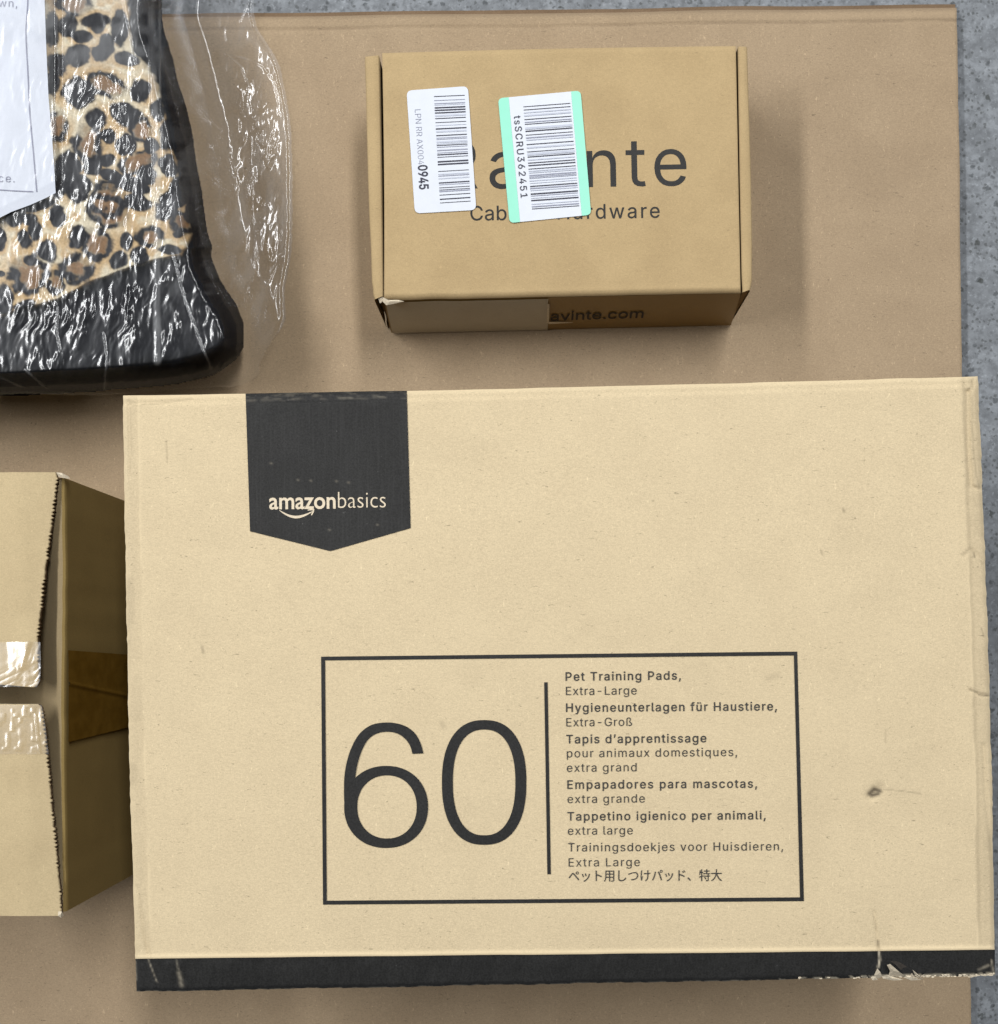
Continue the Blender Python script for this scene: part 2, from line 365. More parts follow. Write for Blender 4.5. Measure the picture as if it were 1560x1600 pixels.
# ------------------------------------------------------------------ lettering (outlines of the letters, as polylines)
GL = {}
GL['I'] = {
    32: (188, []),
    44: (188, [[38, -119, 68, 71, 137, 71, 84, -119]]),
    45: (453, [[337, 244, 337, 188, 114, 188, 114, 244]]),
    46: (188, [[95, -4, 78, -1, 63, 9, 53, 24, 50, 41, 53, 59, 63, 73, 78, 83, 95, 87, 113, 83, 128, 73, 138, 59, 141, 41, 138, 24, 128, 9, 113, -1]]),
    48: (453, [[227, -7, 174, 1, 130, 24, 95, 62, 69, 113, 57, 155, 50, 202, 48, 254, 50, 306, 57, 353, 69, 395, 95, 447, 130, 484, 174, 508, 227, 516, 279, 508, 323, 484, 358, 447, 384, 395, 396, 353, 403, 306, 405, 254, 403, 202, 396, 155, 384, 113, 359, 62, 323, 24, 279, 1], [227, 50, 261, 56, 290, 74, 313, 103, 330, 144, 338, 176, 342, 213, 344, 254, 342, 295, 338, 332, 330, 365, 313, 405, 290, 435, 261, 453, 227, 460, 192, 453, 163, 435, 140, 405, 123, 365, 115, 332, 111, 295, 109, 254, 111, 213, 115, 176, 123, 144, 140, 103, 163, 74, 192, 56]]),
    49: (453, [[76, 0, 76, 55, 391, 55, 391, 0], [276, 509, 276, 0, 212, 0, 212, 448, 209, 448, 86, 358, 86, 427, 198, 509]]),
    50: (453, [[64, 0, 64, 47, 234, 229, 261, 257, 282, 282, 299, 305, 311, 327, 318, 348, 320, 371, 317, 397, 308, 419, 293, 436, 273, 449, 250, 457, 224, 460, 196, 457, 172, 447, 153, 433, 139, 413, 130, 390, 127, 362, 66, 362, 71, 405, 86, 442, 111, 473, 143, 496, 182, 511, 225, 516, 268, 511, 306, 497, 337, 474, 361, 445, 376, 411, 381, 372, 378, 345, 371, 318, 357, 290, 336, 259, 306, 223, 267, 180, 153, 60, 153, 57, 389, 57, 389, 0]]),
    51: (453, [[218, -7, 173, -3, 133, 10, 98, 30, 70, 57, 52, 91, 44, 132, 109, 132, 115, 107, 126, 87, 144, 71, 165, 59, 191, 52, 219, 50, 248, 53, 275, 61, 297, 74, 315, 93, 325, 116, 329, 145, 326, 172, 316, 196, 299, 217, 275, 234, 242, 244, 201, 248, 157, 248, 157, 299, 288, 448, 288, 452, 70, 452, 70, 509, 372, 509, 372, 461, 211, 278, 211, 289, 264, 288, 308, 276, 344, 253, 371, 222, 387, 186, 393, 145, 387, 103, 370, 66, 344, 36, 309, 12, 266, -2]]),
    52: (453, [[40, 105, 40, 158, 247, 509, 311, 509, 109, 166, 109, 163, 413, 163, 413, 105], [282, 0, 282, 121, 282, 146, 282, 318, 343, 318, 343, 0]]),
    53: (453, [[221, -7, 178, -2, 140, 11, 108, 32, 83, 60, 66, 93, 60, 130, 122, 130, 127, 108, 138, 89, 154, 73, 173, 60, 196, 52, 221, 50, 250, 53, 276, 64, 298, 82, 314, 104, 324, 131, 328, 162, 324, 193, 314, 221, 297, 244, 275, 262, 248, 273, 218, 277, 192, 275, 167, 268, 145, 258, 128, 246, 67, 253, 96, 509, 366, 509, 366, 452, 151, 452, 134, 301, 136, 301, 155, 315, 178, 325, 203, 331, 229, 334, 263, 330, 294, 321, 321, 306, 345, 285, 364, 260, 379, 231, 388, 199, 391, 163, 385, 117, 369, 76, 343, 41, 309, 15, 268, -1]]),
    54: (453, [[226, -7, 182, -1, 142, 15, 109, 40, 84, 74, 69, 115, 64, 162, 68, 199, 80, 239, 93, 268, 112, 302, 137, 340, 252, 509, 322, 509, 151, 261, 145, 261, 154, 275, 165, 288, 179, 299, 196, 307, 214, 312, 235, 314, 278, 309, 316, 295, 346, 271, 370, 240, 384, 201, 389, 157, 384, 112, 368, 73, 343, 39, 310, 14, 271, -2], [226, 48, 254, 52, 279, 63, 299, 79, 314, 101, 324, 128, 327, 157, 324, 187, 314, 213, 299, 235, 279, 251, 254, 262, 226, 265, 198, 262, 174, 252, 153, 235, 138, 214, 128, 188, 125, 158, 128, 128, 138, 102, 153, 79, 174, 63, 198, 52]]),
    57: (453, [[226, 516, 271, 510, 310, 494, 343, 468, 368, 434, 384, 393, 389, 347, 385, 309, 373, 270, 359, 240, 340, 207, 315, 168, 200, 0, 130, 0, 301, 248, 307, 248, 299, 234, 287, 221, 273, 210, 257, 202, 238, 196, 218, 195, 175, 199, 137, 214, 106, 237, 83, 269, 68, 307, 64, 352, 69, 397, 85, 436, 110, 469, 143, 494, 182, 510], [226, 460, 199, 457, 174, 446, 154, 429, 138, 407, 129, 381, 125, 352, 129, 322, 138, 295, 154, 274, 174, 257, 199, 247, 226, 243, 254, 247, 279, 257, 299, 273, 314, 295, 324, 321, 327, 350, 324, 381, 314, 407, 299, 429, 279, 446, 254, 457]]),
    65: (480, [[16, 0, 201, 509, 276, 509, 463, 0, 395, 0, 287, 302, 276, 334, 264, 372, 250, 420, 232, 478, 245, 478, 233, 437, 222, 402, 213, 371, 201, 333, 191, 302, 85, 0], [110, 142, 110, 199, 370, 199, 370, 142]]),
    67: (510, [[267, -7, 225, -3, 186, 7, 150, 25, 119, 49, 92, 79, 70, 115, 53, 157, 44, 203, 40, 254, 44, 305, 53, 352, 70, 393, 92, 429, 119, 459, 150, 484, 186, 501, 225, 512, 267, 516, 305, 513, 340, 504, 373, 490, 402, 471, 427, 447, 448, 418, 463, 385, 473, 348, 408, 348, 401, 373, 389, 395, 375, 413, 357, 428, 337, 440, 315, 449, 292, 454, 267, 456, 223, 450, 184, 432, 150, 403, 125, 364, 113, 332, 106, 295, 103, 254, 106, 213, 113, 177, 125, 145, 151, 105, 184, 76, 223, 59, 267, 53, 292, 55, 315, 60, 337, 69, 357, 81, 375, 96, 389, 114, 401, 136, 408, 160, 473, 160, 463, 124, 448, 91, 428, 62, 402, 38, 373, 19, 341, 5, 305, -4]]),
    69: (419, [[60, 0, 60, 509, 372, 509, 372, 452, 125, 452, 125, 286, 355, 286, 355, 229, 125, 229, 125, 57, 375, 57, 375, 0]]),
    71: (520, [[269, -7, 225, -3, 185, 7, 149, 25, 118, 49, 91, 79, 69, 116, 53, 157, 43, 203, 40, 254, 43, 305, 53, 352, 69, 393, 91, 429, 117, 459, 149, 484, 184, 501, 223, 512, 265, 516, 304, 513, 340, 504, 374, 489, 403, 469, 429, 445, 449, 416, 465, 384, 474, 349, 408, 349, 399, 372, 387, 393, 373, 411, 356, 427, 337, 439, 315, 448, 291, 454, 265, 456, 222, 450, 183, 432, 150, 404, 125, 364, 113, 332, 106, 295, 103, 254, 106, 213, 113, 177, 125, 145, 151, 105, 184, 76, 224, 59, 269, 53, 309, 57, 345, 71, 374, 93, 396, 123, 410, 160, 415, 202, 434, 199, 283, 199, 283, 256, 478, 256, 478, 200, 475, 160, 466, 124, 451, 91, 419, 50, 377, 19, 326, 0]]),
    72: (517, [[60, 0, 60, 509, 125, 509, 125, 289, 392, 289, 392, 509, 457, 509, 457, 0, 392, 0, 392, 232, 125, 232, 125, 0]]),
    76: (393, [[60, 0, 60, 509, 125, 509, 125, 57, 361, 57, 361, 0]]),
    78: (523, [[60, 0, 60, 509, 136, 509, 343, 183, 352, 169, 363, 151, 375, 130, 388, 107, 401, 82, 414, 55, 405, 54, 402, 81, 401, 108, 400, 134, 399, 157, 399, 195, 399, 509, 463, 509, 463, 0, 387, 0, 202, 290, 190, 310, 177, 331, 164, 354, 148, 381, 108, 452, 119, 454, 122, 384, 123, 354, 124, 328, 125, 307, 125, 291, 125, 0]]),
    80: (445, [[60, 0, 60, 509, 235, 509, 289, 503, 332, 487, 366, 462, 390, 430, 404, 391, 409, 348, 404, 304, 390, 265, 366, 233, 332, 207, 289, 191, 235, 186, 109, 186, 109, 242, 233, 242, 269, 246, 297, 256, 318, 272, 333, 294, 342, 319, 344, 348, 342, 376, 333, 402, 318, 423, 297, 439, 268, 449, 232, 452, 125, 452, 125, 0]]),
    82: (449, [[60, 0, 60, 509, 236, 509, 290, 504, 333, 489, 367, 465, 390, 433, 405, 395, 409, 352, 405, 309, 390, 271, 367, 240, 333, 217, 289, 203, 236, 198, 96, 198, 96, 255, 234, 255, 269, 258, 298, 267, 319, 281, 334, 300, 342, 324, 345, 352, 342, 380, 334, 405, 319, 425, 298, 440, 269, 449, 233, 452, 125, 452, 125, 0], [353, 0, 230, 229, 303, 229, 428, 0]]),
    83: (447, [[224, -9, 172, -4, 128, 9, 91, 31, 64, 60, 46, 96, 38, 137, 104, 137, 110, 110, 123, 88, 142, 71, 166, 59, 194, 52, 224, 49, 257, 52, 286, 60, 311, 74, 329, 92, 341, 114, 346, 139, 342, 161, 332, 179, 316, 193, 296, 205, 272, 214, 245, 222, 184, 239, 128, 260, 86, 289, 60, 326, 52, 372, 58, 413, 75, 448, 102, 476, 138, 498, 180, 511, 227, 516, 275, 511, 316, 498, 351, 476, 377, 449, 394, 415, 401, 378, 337, 378, 326, 412, 302, 437, 267, 453, 225, 459, 194, 456, 167, 448, 145, 435, 129, 418, 118, 398, 115, 376, 119, 352, 131, 334, 148, 319, 169, 308, 191, 300, 212, 293, 264, 279, 287, 272, 312, 264, 336, 252, 359, 238, 379, 220, 395, 198, 405, 171, 408, 139, 403, 99, 386, 64, 360, 34, 323, 11, 278, -4]]),
    84: (449, [[32, 452, 32, 509, 417, 509, 417, 452, 257, 452, 257, 0, 193, 0, 193, 452]]),
    85: (517, [[259, -8, 203, -2, 154, 15, 114, 43, 85, 80, 66, 124, 60, 173, 60, 509, 124, 509, 124, 178, 128, 144, 141, 113, 160, 87, 187, 68, 220, 56, 259, 52, 298, 56, 331, 68, 357, 87, 377, 113, 389, 144, 393, 178, 393, 509, 457, 509, 457, 173, 451, 124, 433, 80, 403, 43, 363, 15, 315, -2]]),
    88: (474, [[18, 0, 217, 284, 217, 236, 29, 509, 104, 509, 178, 400, 192, 379, 204, 361, 214, 345, 223, 329, 233, 312, 243, 292, 232, 292, 243, 311, 252, 329, 261, 345, 272, 361, 284, 379, 298, 400, 374, 509, 446, 509, 259, 239, 259, 287, 456, 0, 382, 0, 292, 129, 279, 149, 268, 165, 259, 180, 250, 195, 241, 212, 230, 231, 244, 231, 235, 213, 225, 196, 216, 181, 206, 166, 195, 149, 182, 129, 91, 0]]),
    97: (389, [[160, -9, 126, -5, 94, 5, 68, 22, 48, 45, 35, 73, 30, 108, 34, 138, 43, 161, 58, 179, 78, 193, 100, 203, 125, 211, 152, 216, 178, 220, 209, 224, 234, 227, 252, 230, 265, 235, 273, 243, 276, 255, 276, 257, 273, 279, 267, 297, 256, 311, 240, 322, 220, 329, 196, 331, 171, 329, 149, 322, 132, 313, 118, 301, 107, 288, 100, 274, 41, 291, 57, 322, 79, 346, 104, 364, 133, 375, 163, 382, 194, 384, 215, 383, 239, 379, 263, 372, 286, 360, 306, 343, 322, 320, 333, 290, 337, 251, 337, 0, 277, 0, 277, 52, 272, 52, 264, 38, 252, 25, 236, 12, 215, 1, 190, -6], [170, 45, 202, 49, 228, 59, 248, 74, 263, 93, 272, 115, 276, 138, 276, 190, 270, 186, 259, 182, 246, 179, 231, 176, 216, 173, 200, 171, 175, 168, 154, 164, 134, 159, 117, 150, 103, 139, 95, 124, 92, 105, 94, 87, 102, 72, 114, 61, 130, 52, 149, 47]]),
    98: (424, [[229, -8, 198, -5, 172, 4, 153, 17, 138, 31, 127, 46, 118, 59, 112, 59, 112, 0, 53, 0, 53, 509, 114, 509, 114, 319, 118, 319, 127, 331, 137, 346, 152, 360, 171, 373, 197, 381, 229, 384, 274, 378, 313, 361, 345, 332, 370, 293, 385, 245, 390, 189, 385, 133, 370, 84, 346, 45, 313, 16, 274, -2], [220, 47, 253, 51, 279, 66, 301, 88, 316, 117, 325, 151, 328, 189, 325, 227, 316, 261, 301, 290, 280, 311, 253, 325, 220, 330, 188, 325, 161, 312, 140, 291, 125, 263, 116, 229, 113, 189, 116, 150, 125, 115, 140, 86, 162, 65, 188, 51]]),
    99: (396, [[207, -8, 159, -2, 117, 16, 82, 46, 56, 85, 40, 133, 34, 187, 40, 243, 56, 291, 82, 330, 117, 360, 159, 378, 207, 384, 234, 383, 260, 377, 284, 368, 305, 356, 324, 341, 340, 322, 353, 301, 362, 277, 303, 262, 298, 276, 290, 289, 281, 301, 270, 311, 257, 319, 242, 325, 226, 329, 207, 330, 173, 325, 145, 310, 124, 287, 108, 258, 99, 224, 96, 187, 99, 151, 108, 117, 124, 89, 145, 66, 173, 51, 207, 46, 226, 48, 243, 52, 258, 58, 271, 66, 282, 76, 292, 89, 299, 102, 304, 117, 363, 102, 354, 78, 341, 56, 325, 37, 306, 21, 285, 9, 261, -1, 235, -6]]),
    100: (424, [[195, -8, 151, -2, 111, 16, 79, 45, 55, 84, 39, 133, 34, 189, 39, 245, 55, 293, 79, 332, 112, 361, 151, 378, 196, 384, 228, 381, 253, 373, 272, 360, 287, 346, 298, 331, 306, 319, 311, 319, 311, 509, 372, 509, 372, 0, 313, 0, 313, 59, 307, 59, 298, 46, 287, 31, 272, 17, 252, 4, 227, -5], [205, 47, 236, 51, 263, 65, 284, 86, 299, 115, 309, 150, 312, 189, 309, 229, 300, 263, 284, 291, 263, 312, 237, 325, 205, 330, 172, 325, 145, 311, 124, 290, 108, 261, 99, 227, 96, 189, 99, 151, 109, 117, 124, 88, 145, 66, 172, 51]]),
    101: (404, [[212, -8, 161, -2, 117, 16, 82, 46, 56, 85, 40, 132, 34, 187, 39, 242, 55, 290, 81, 329, 115, 359, 157, 378, 205, 384, 236, 382, 266, 374, 294, 361, 319, 341, 341, 315, 357, 282, 368, 242, 371, 194, 371, 169, 75, 169, 75, 221, 338, 221, 310, 202, 307, 237, 298, 269, 283, 294, 263, 314, 237, 326, 205, 330, 173, 326, 146, 313, 125, 294, 109, 270, 99, 241, 96, 211, 96, 178, 100, 139, 110, 106, 128, 80, 151, 61, 179, 50, 212, 46, 234, 48, 254, 53, 271, 61, 285, 73, 297, 88, 306, 105, 365, 91, 353, 63, 335, 39, 311, 19, 283, 4, 249, -5]]),
    102: (254, [[228, 379, 228, 327, 6, 327, 6, 379], [81, 0, 81, 432, 84, 461, 96, 486, 113, 505, 135, 519, 161, 527, 187, 530, 207, 529, 222, 527, 234, 524, 243, 521, 227, 468, 215, 472, 206, 473, 195, 474, 171, 470, 154, 460, 145, 443, 142, 419, 142, 0]]),
    103: (425, [[207, -151, 168, -148, 134, -140, 105, -127, 82, -110, 64, -91, 51, -69, 101, -41, 110, -53, 122, -66, 136, -78, 154, -88, 178, -95, 207, -97, 249, -92, 282, -75, 304, -47, 311, -6, 311, 68, 306, 68, 298, 56, 287, 41, 272, 28, 252, 16, 227, 8, 195, 5, 152, 10, 113, 27, 80, 53, 55, 90, 39, 136, 34, 191, 39, 246, 55, 293, 80, 332, 112, 361, 152, 378, 196, 384, 228, 382, 253, 373, 273, 360, 288, 346, 299, 331, 308, 319, 313, 319, 313, 379, 372, 379, 372, -9, 367, -54, 350, -90, 324, -117, 291, -136, 251, -147], [205, 59, 237, 63, 264, 75, 285, 95, 300, 121, 309, 154, 312, 193, 309, 231, 300, 264, 285, 291, 264, 312, 237, 325, 205, 330, 172, 325, 145, 312, 124, 290, 109, 262, 99, 229, 96, 193, 99, 155, 109, 123, 124, 96, 145, 76, 172, 63]]),
    105: (167, [[53, 0, 53, 379, 114, 379, 114, 0], [84, 443, 67, 446, 54, 455, 44, 468, 41, 483, 44, 499, 54, 512, 67, 521, 84, 524, 100, 521, 114, 512, 123, 499, 126, 483, 123, 468, 114, 455, 100, 446]]),
    106: (167, [[53, 379, 114, 379, 114, -30, 111, -63, 102, -90, 86, -113, 65, -129, 37, -139, 4, -143, -10, -143, -10, -87, 2, -87, 25, -83, 40, -72, 50, -54, 53, -29], [83, 443, 67, 446, 53, 455, 44, 468, 41, 483, 44, 499, 53, 512, 67, 521, 83, 524, 100, 521, 114, 512, 123, 499, 126, 483, 123, 468, 114, 455, 100, 446]]),
    107: (381, [[110, 137, 110, 212, 121, 212, 284, 379, 360, 379, 184, 199, 177, 199], [53, 0, 53, 509, 114, 509, 114, 0], [294, 0, 148, 186, 191, 229, 372, 0]]),
    108: (189, [[139, -2, 101, 3, 74, 20, 58, 47, 53, 84, 53, 509, 114, 509, 114, 99, 115, 77, 120, 62, 130, 54, 146, 52, 160, 53, 170, 54, 181, 3, 172, 1, 162, -1, 151, -2]]),
    109: (610, [[53, 0, 53, 379, 112, 379, 112, 295, 108, 295, 118, 323, 132, 346, 151, 363, 172, 376, 195, 384, 219, 386, 257, 380, 287, 361, 309, 331, 321, 295, 312, 295, 322, 321, 337, 343, 357, 361, 381, 375, 407, 383, 437, 386, 468, 383, 497, 372, 522, 354, 541, 328, 553, 296, 557, 255, 557, 0, 496, 0, 496, 254, 490, 289, 473, 313, 447, 326, 419, 330, 395, 328, 374, 320, 358, 307, 345, 290, 338, 270, 335, 247, 335, 0, 274, 0, 274, 260, 269, 288, 253, 311, 229, 326, 199, 330, 178, 328, 158, 320, 140, 307, 126, 289, 117, 266, 114, 238, 114, 0]]),
    110: (410, [[114, 227, 114, 0, 53, 0, 53, 379, 112, 379, 112, 287, 102, 287, 124, 332, 152, 362, 187, 379, 227, 384, 264, 380, 295, 369, 321, 349, 341, 321, 353, 285, 357, 240, 357, 0, 296, 0, 296, 235, 290, 275, 273, 304, 246, 323, 210, 329, 184, 326, 161, 317, 141, 303, 126, 283, 117, 257]]),
    111: (415, [[207, -8, 159, -2, 117, 16, 82, 46, 56, 85, 40, 133, 34, 187, 40, 243, 56, 291, 82, 330, 117, 360, 159, 378, 207, 384, 256, 378, 299, 360, 333, 330, 359, 291, 376, 243, 381, 187, 376, 133, 359, 85, 333, 46, 299, 16, 256, -2], [207, 46, 242, 51, 270, 66, 292, 89, 307, 117, 316, 151, 319, 187, 316, 224, 307, 258, 292, 287, 270, 310, 242, 325, 207, 330, 173, 325, 145, 310, 124, 287, 108, 258, 99, 224, 96, 187, 99, 151, 108, 117, 124, 89, 145, 66, 173, 51]]),
    112: (424, [[53, -143, 53, 379, 112, 379, 112, 319, 118, 319, 126, 331, 137, 346, 152, 360, 171, 373, 197, 381, 229, 384, 274, 378, 313, 361, 345, 332, 370, 293, 385, 245, 390, 189, 385, 133, 370, 84, 346, 45, 313, 16, 274, -2, 229, -8, 198, -5, 173, 4, 153, 17, 138, 31, 127, 46, 118, 59, 114, 59, 114, -143], [220, 47, 253, 51, 279, 66, 301, 88, 316, 117, 325, 151, 328, 189, 325, 227, 316, 261, 301, 290, 280, 311, 253, 325, 220, 330, 188, 325, 161, 312, 140, 291, 125, 263, 116, 229, 113, 189, 116, 150, 125, 115, 140, 86, 162, 65, 188, 51]]),
    113: (424, [[372, -143, 311, -143, 311, 59, 306, 59, 298, 46, 287, 31, 272, 17, 252, 4, 227, -5, 195, -8, 151, -2, 111, 16, 79, 45, 55, 84, 39, 133, 34, 189, 39, 245, 55, 293, 79, 332, 112, 361, 151, 378, 196, 384, 228, 381, 253, 373, 272, 360, 287, 346, 298, 331, 307, 319, 313, 319, 313, 379, 372, 379], [205, 47, 236, 51, 263, 65, 284, 86, 299, 115, 309, 150, 312, 189, 309, 229, 300, 263, 284, 291, 263, 312, 237, 325, 205, 330, 172, 325, 145, 311, 124, 290, 108, 261, 99, 227, 96, 189, 99, 151, 109, 117, 124, 88, 145, 66, 172, 51]]),
    114: (259, [[53, 0, 53, 379, 112, 379, 112, 321, 115, 321, 130, 347, 152, 367, 181, 380, 213, 385, 229, 384, 243, 384, 243, 322, 230, 324, 219, 325, 207, 326, 182, 323, 159, 315, 140, 301, 126, 284, 117, 262, 114, 237, 114, 0]]),
    115: (365, [[182, -8, 145, -5, 112, 3, 84, 18, 62, 38, 45, 63, 36, 94, 94, 107, 105, 79, 124, 60, 150, 49, 181, 45, 217, 50, 244, 62, 262, 81, 268, 103, 265, 121, 254, 136, 237, 147, 212, 155, 149, 170, 104, 186, 72, 208, 53, 237, 47, 274, 51, 305, 65, 332, 87, 354, 115, 370, 149, 381, 187, 384, 223, 381, 254, 372, 279, 358, 299, 339, 314, 316, 324, 290, 268, 277, 258, 298, 243, 316, 219, 328, 187, 333, 156, 329, 131, 317, 114, 299, 109, 277, 112, 258, 124, 243, 144, 232, 172, 223, 229, 209, 275, 194, 306, 171, 325, 142, 331, 107, 326, 75, 312, 47, 290, 24, 260, 6, 223, -5]]),
    116: (227, [[204, 379, 204, 327, 6, 327, 6, 379], [65, 471, 126, 471, 126, 98, 128, 76, 136, 61, 150, 53, 170, 50, 185, 51, 202, 54, 213, 2, 203, -1, 192, -3, 180, -4, 168, -4, 125, 2, 92, 21, 72, 52, 65, 93]]),
    117: (410, [[182, -5, 146, -1, 115, 11, 89, 31, 69, 59, 57, 95, 53, 139, 53, 379, 114, 379, 114, 144, 119, 105, 137, 75, 164, 56, 200, 50, 226, 53, 249, 62, 268, 77, 283, 97, 293, 122, 296, 153, 296, 379, 357, 379, 357, 0, 298, 0, 298, 92, 307, 92, 286, 47, 257, 17, 222, 0]]),
    118: (389, [[163, 0, 17, 379, 84, 379, 165, 155, 177, 121, 187, 87, 196, 53, 206, 21, 184, 21, 194, 53, 203, 87, 213, 121, 224, 155, 305, 379, 371, 379, 226, 0]]),
    119: (567, [[138, 0, 23, 379, 87, 379, 133, 214, 143, 177, 154, 137, 165, 91, 175, 41, 165, 41, 175, 90, 186, 135, 196, 176, 206, 214, 252, 379, 316, 379, 362, 214, 371, 176, 382, 136, 392, 91, 402, 41, 391, 41, 402, 90, 413, 135, 423, 176, 434, 214, 480, 379, 545, 379, 429, 0, 368, 0, 319, 172, 305, 225, 297, 252, 291, 280, 277, 338, 291, 338, 277, 280, 270, 252, 263, 225, 255, 198, 248, 172, 199, 0]]),
    120: (379, [[21, 0, 171, 218, 171, 171, 29, 379, 100, 379, 147, 306, 164, 279, 179, 253, 193, 229, 207, 206, 175, 206, 190, 229, 202, 253, 216, 279, 233, 306, 282, 379, 352, 379, 209, 169, 209, 214, 358, 0, 287, 0, 231, 85, 214, 112, 200, 136, 187, 159, 173, 182, 205, 182, 191, 159, 178, 136, 165, 112, 148, 85, 91, 0]]),
    121: (389, [[47, -139, 61, -86, 71, -87, 88, -90, 104, -89, 118, -84, 130, -74, 141, -58, 151, -36, 163, -1, 17, 379, 84, 379, 165, 155, 177, 121, 187, 87, 196, 53, 206, 21, 184, 21, 193, 53, 202, 87, 212, 121, 224, 155, 305, 379, 371, 379, 204, -58, 191, -85, 177, -107, 159, -124, 139, -136, 117, -143, 91, -145, 77, -145, 65, -143, 54, -141]]),
    223: (441, [[122, 362, 122, 0, 60, 0, 60, 362, 64, 409, 77, 447, 99, 477, 143, 506, 197, 516, 229, 512, 260, 503, 289, 486, 312, 463, 327, 432, 332, 393, 330, 370, 325, 351, 317, 335, 309, 322, 300, 310, 292, 299, 287, 287, 285, 272, 288, 256, 297, 241, 311, 228, 327, 215, 344, 202, 362, 188, 378, 171, 391, 152, 400, 129, 403, 100, 399, 69, 386, 42, 366, 21, 340, 6, 307, -4, 269, -7, 237, -5, 207, 1, 182, 10, 164, 20, 187, 74, 201, 66, 217, 58, 238, 52, 265, 50, 297, 53, 321, 64, 337, 81, 342, 104, 339, 123, 330, 139, 316, 153, 300, 167, 282, 180, 264, 194, 248, 209, 235, 227, 226, 247, 223, 272, 224, 291, 230, 306, 238, 318, 247, 329, 256, 341, 264, 353, 270, 368, 272, 388, 266, 420, 250, 442, 226, 455, 197, 459, 164, 453, 141, 435, 127, 405]]),
    252: (410, [[182, -5, 146, -1, 115, 11, 89, 31, 69, 59, 57, 95, 53, 139, 53, 379, 114, 379, 114, 144, 119, 105, 137, 75, 164, 56, 200, 50, 226, 53, 249, 62, 268, 77, 283, 97, 293, 122, 296, 153, 296, 379, 357, 379, 357, 0, 298, 0, 298, 92, 307, 92, 286, 47, 257, 17, 222, 0], [277, 443, 261, 446, 248, 455, 239, 468, 236, 483, 239, 499, 248, 512, 261, 520, 277, 523, 292, 520, 305, 512, 314, 499, 317, 483, 314, 468, 305, 455, 292, 446], [133, 443, 118, 446, 104, 455, 96, 468, 93, 483, 96, 499, 104, 512, 118, 520, 133, 523, 149, 520, 162, 512, 170, 499, 173, 483, 170, 468, 162, 455, 149, 446]]),
    8217: (177, [[52, 318, 82, 509, 151, 509, 98, 318]]),
}
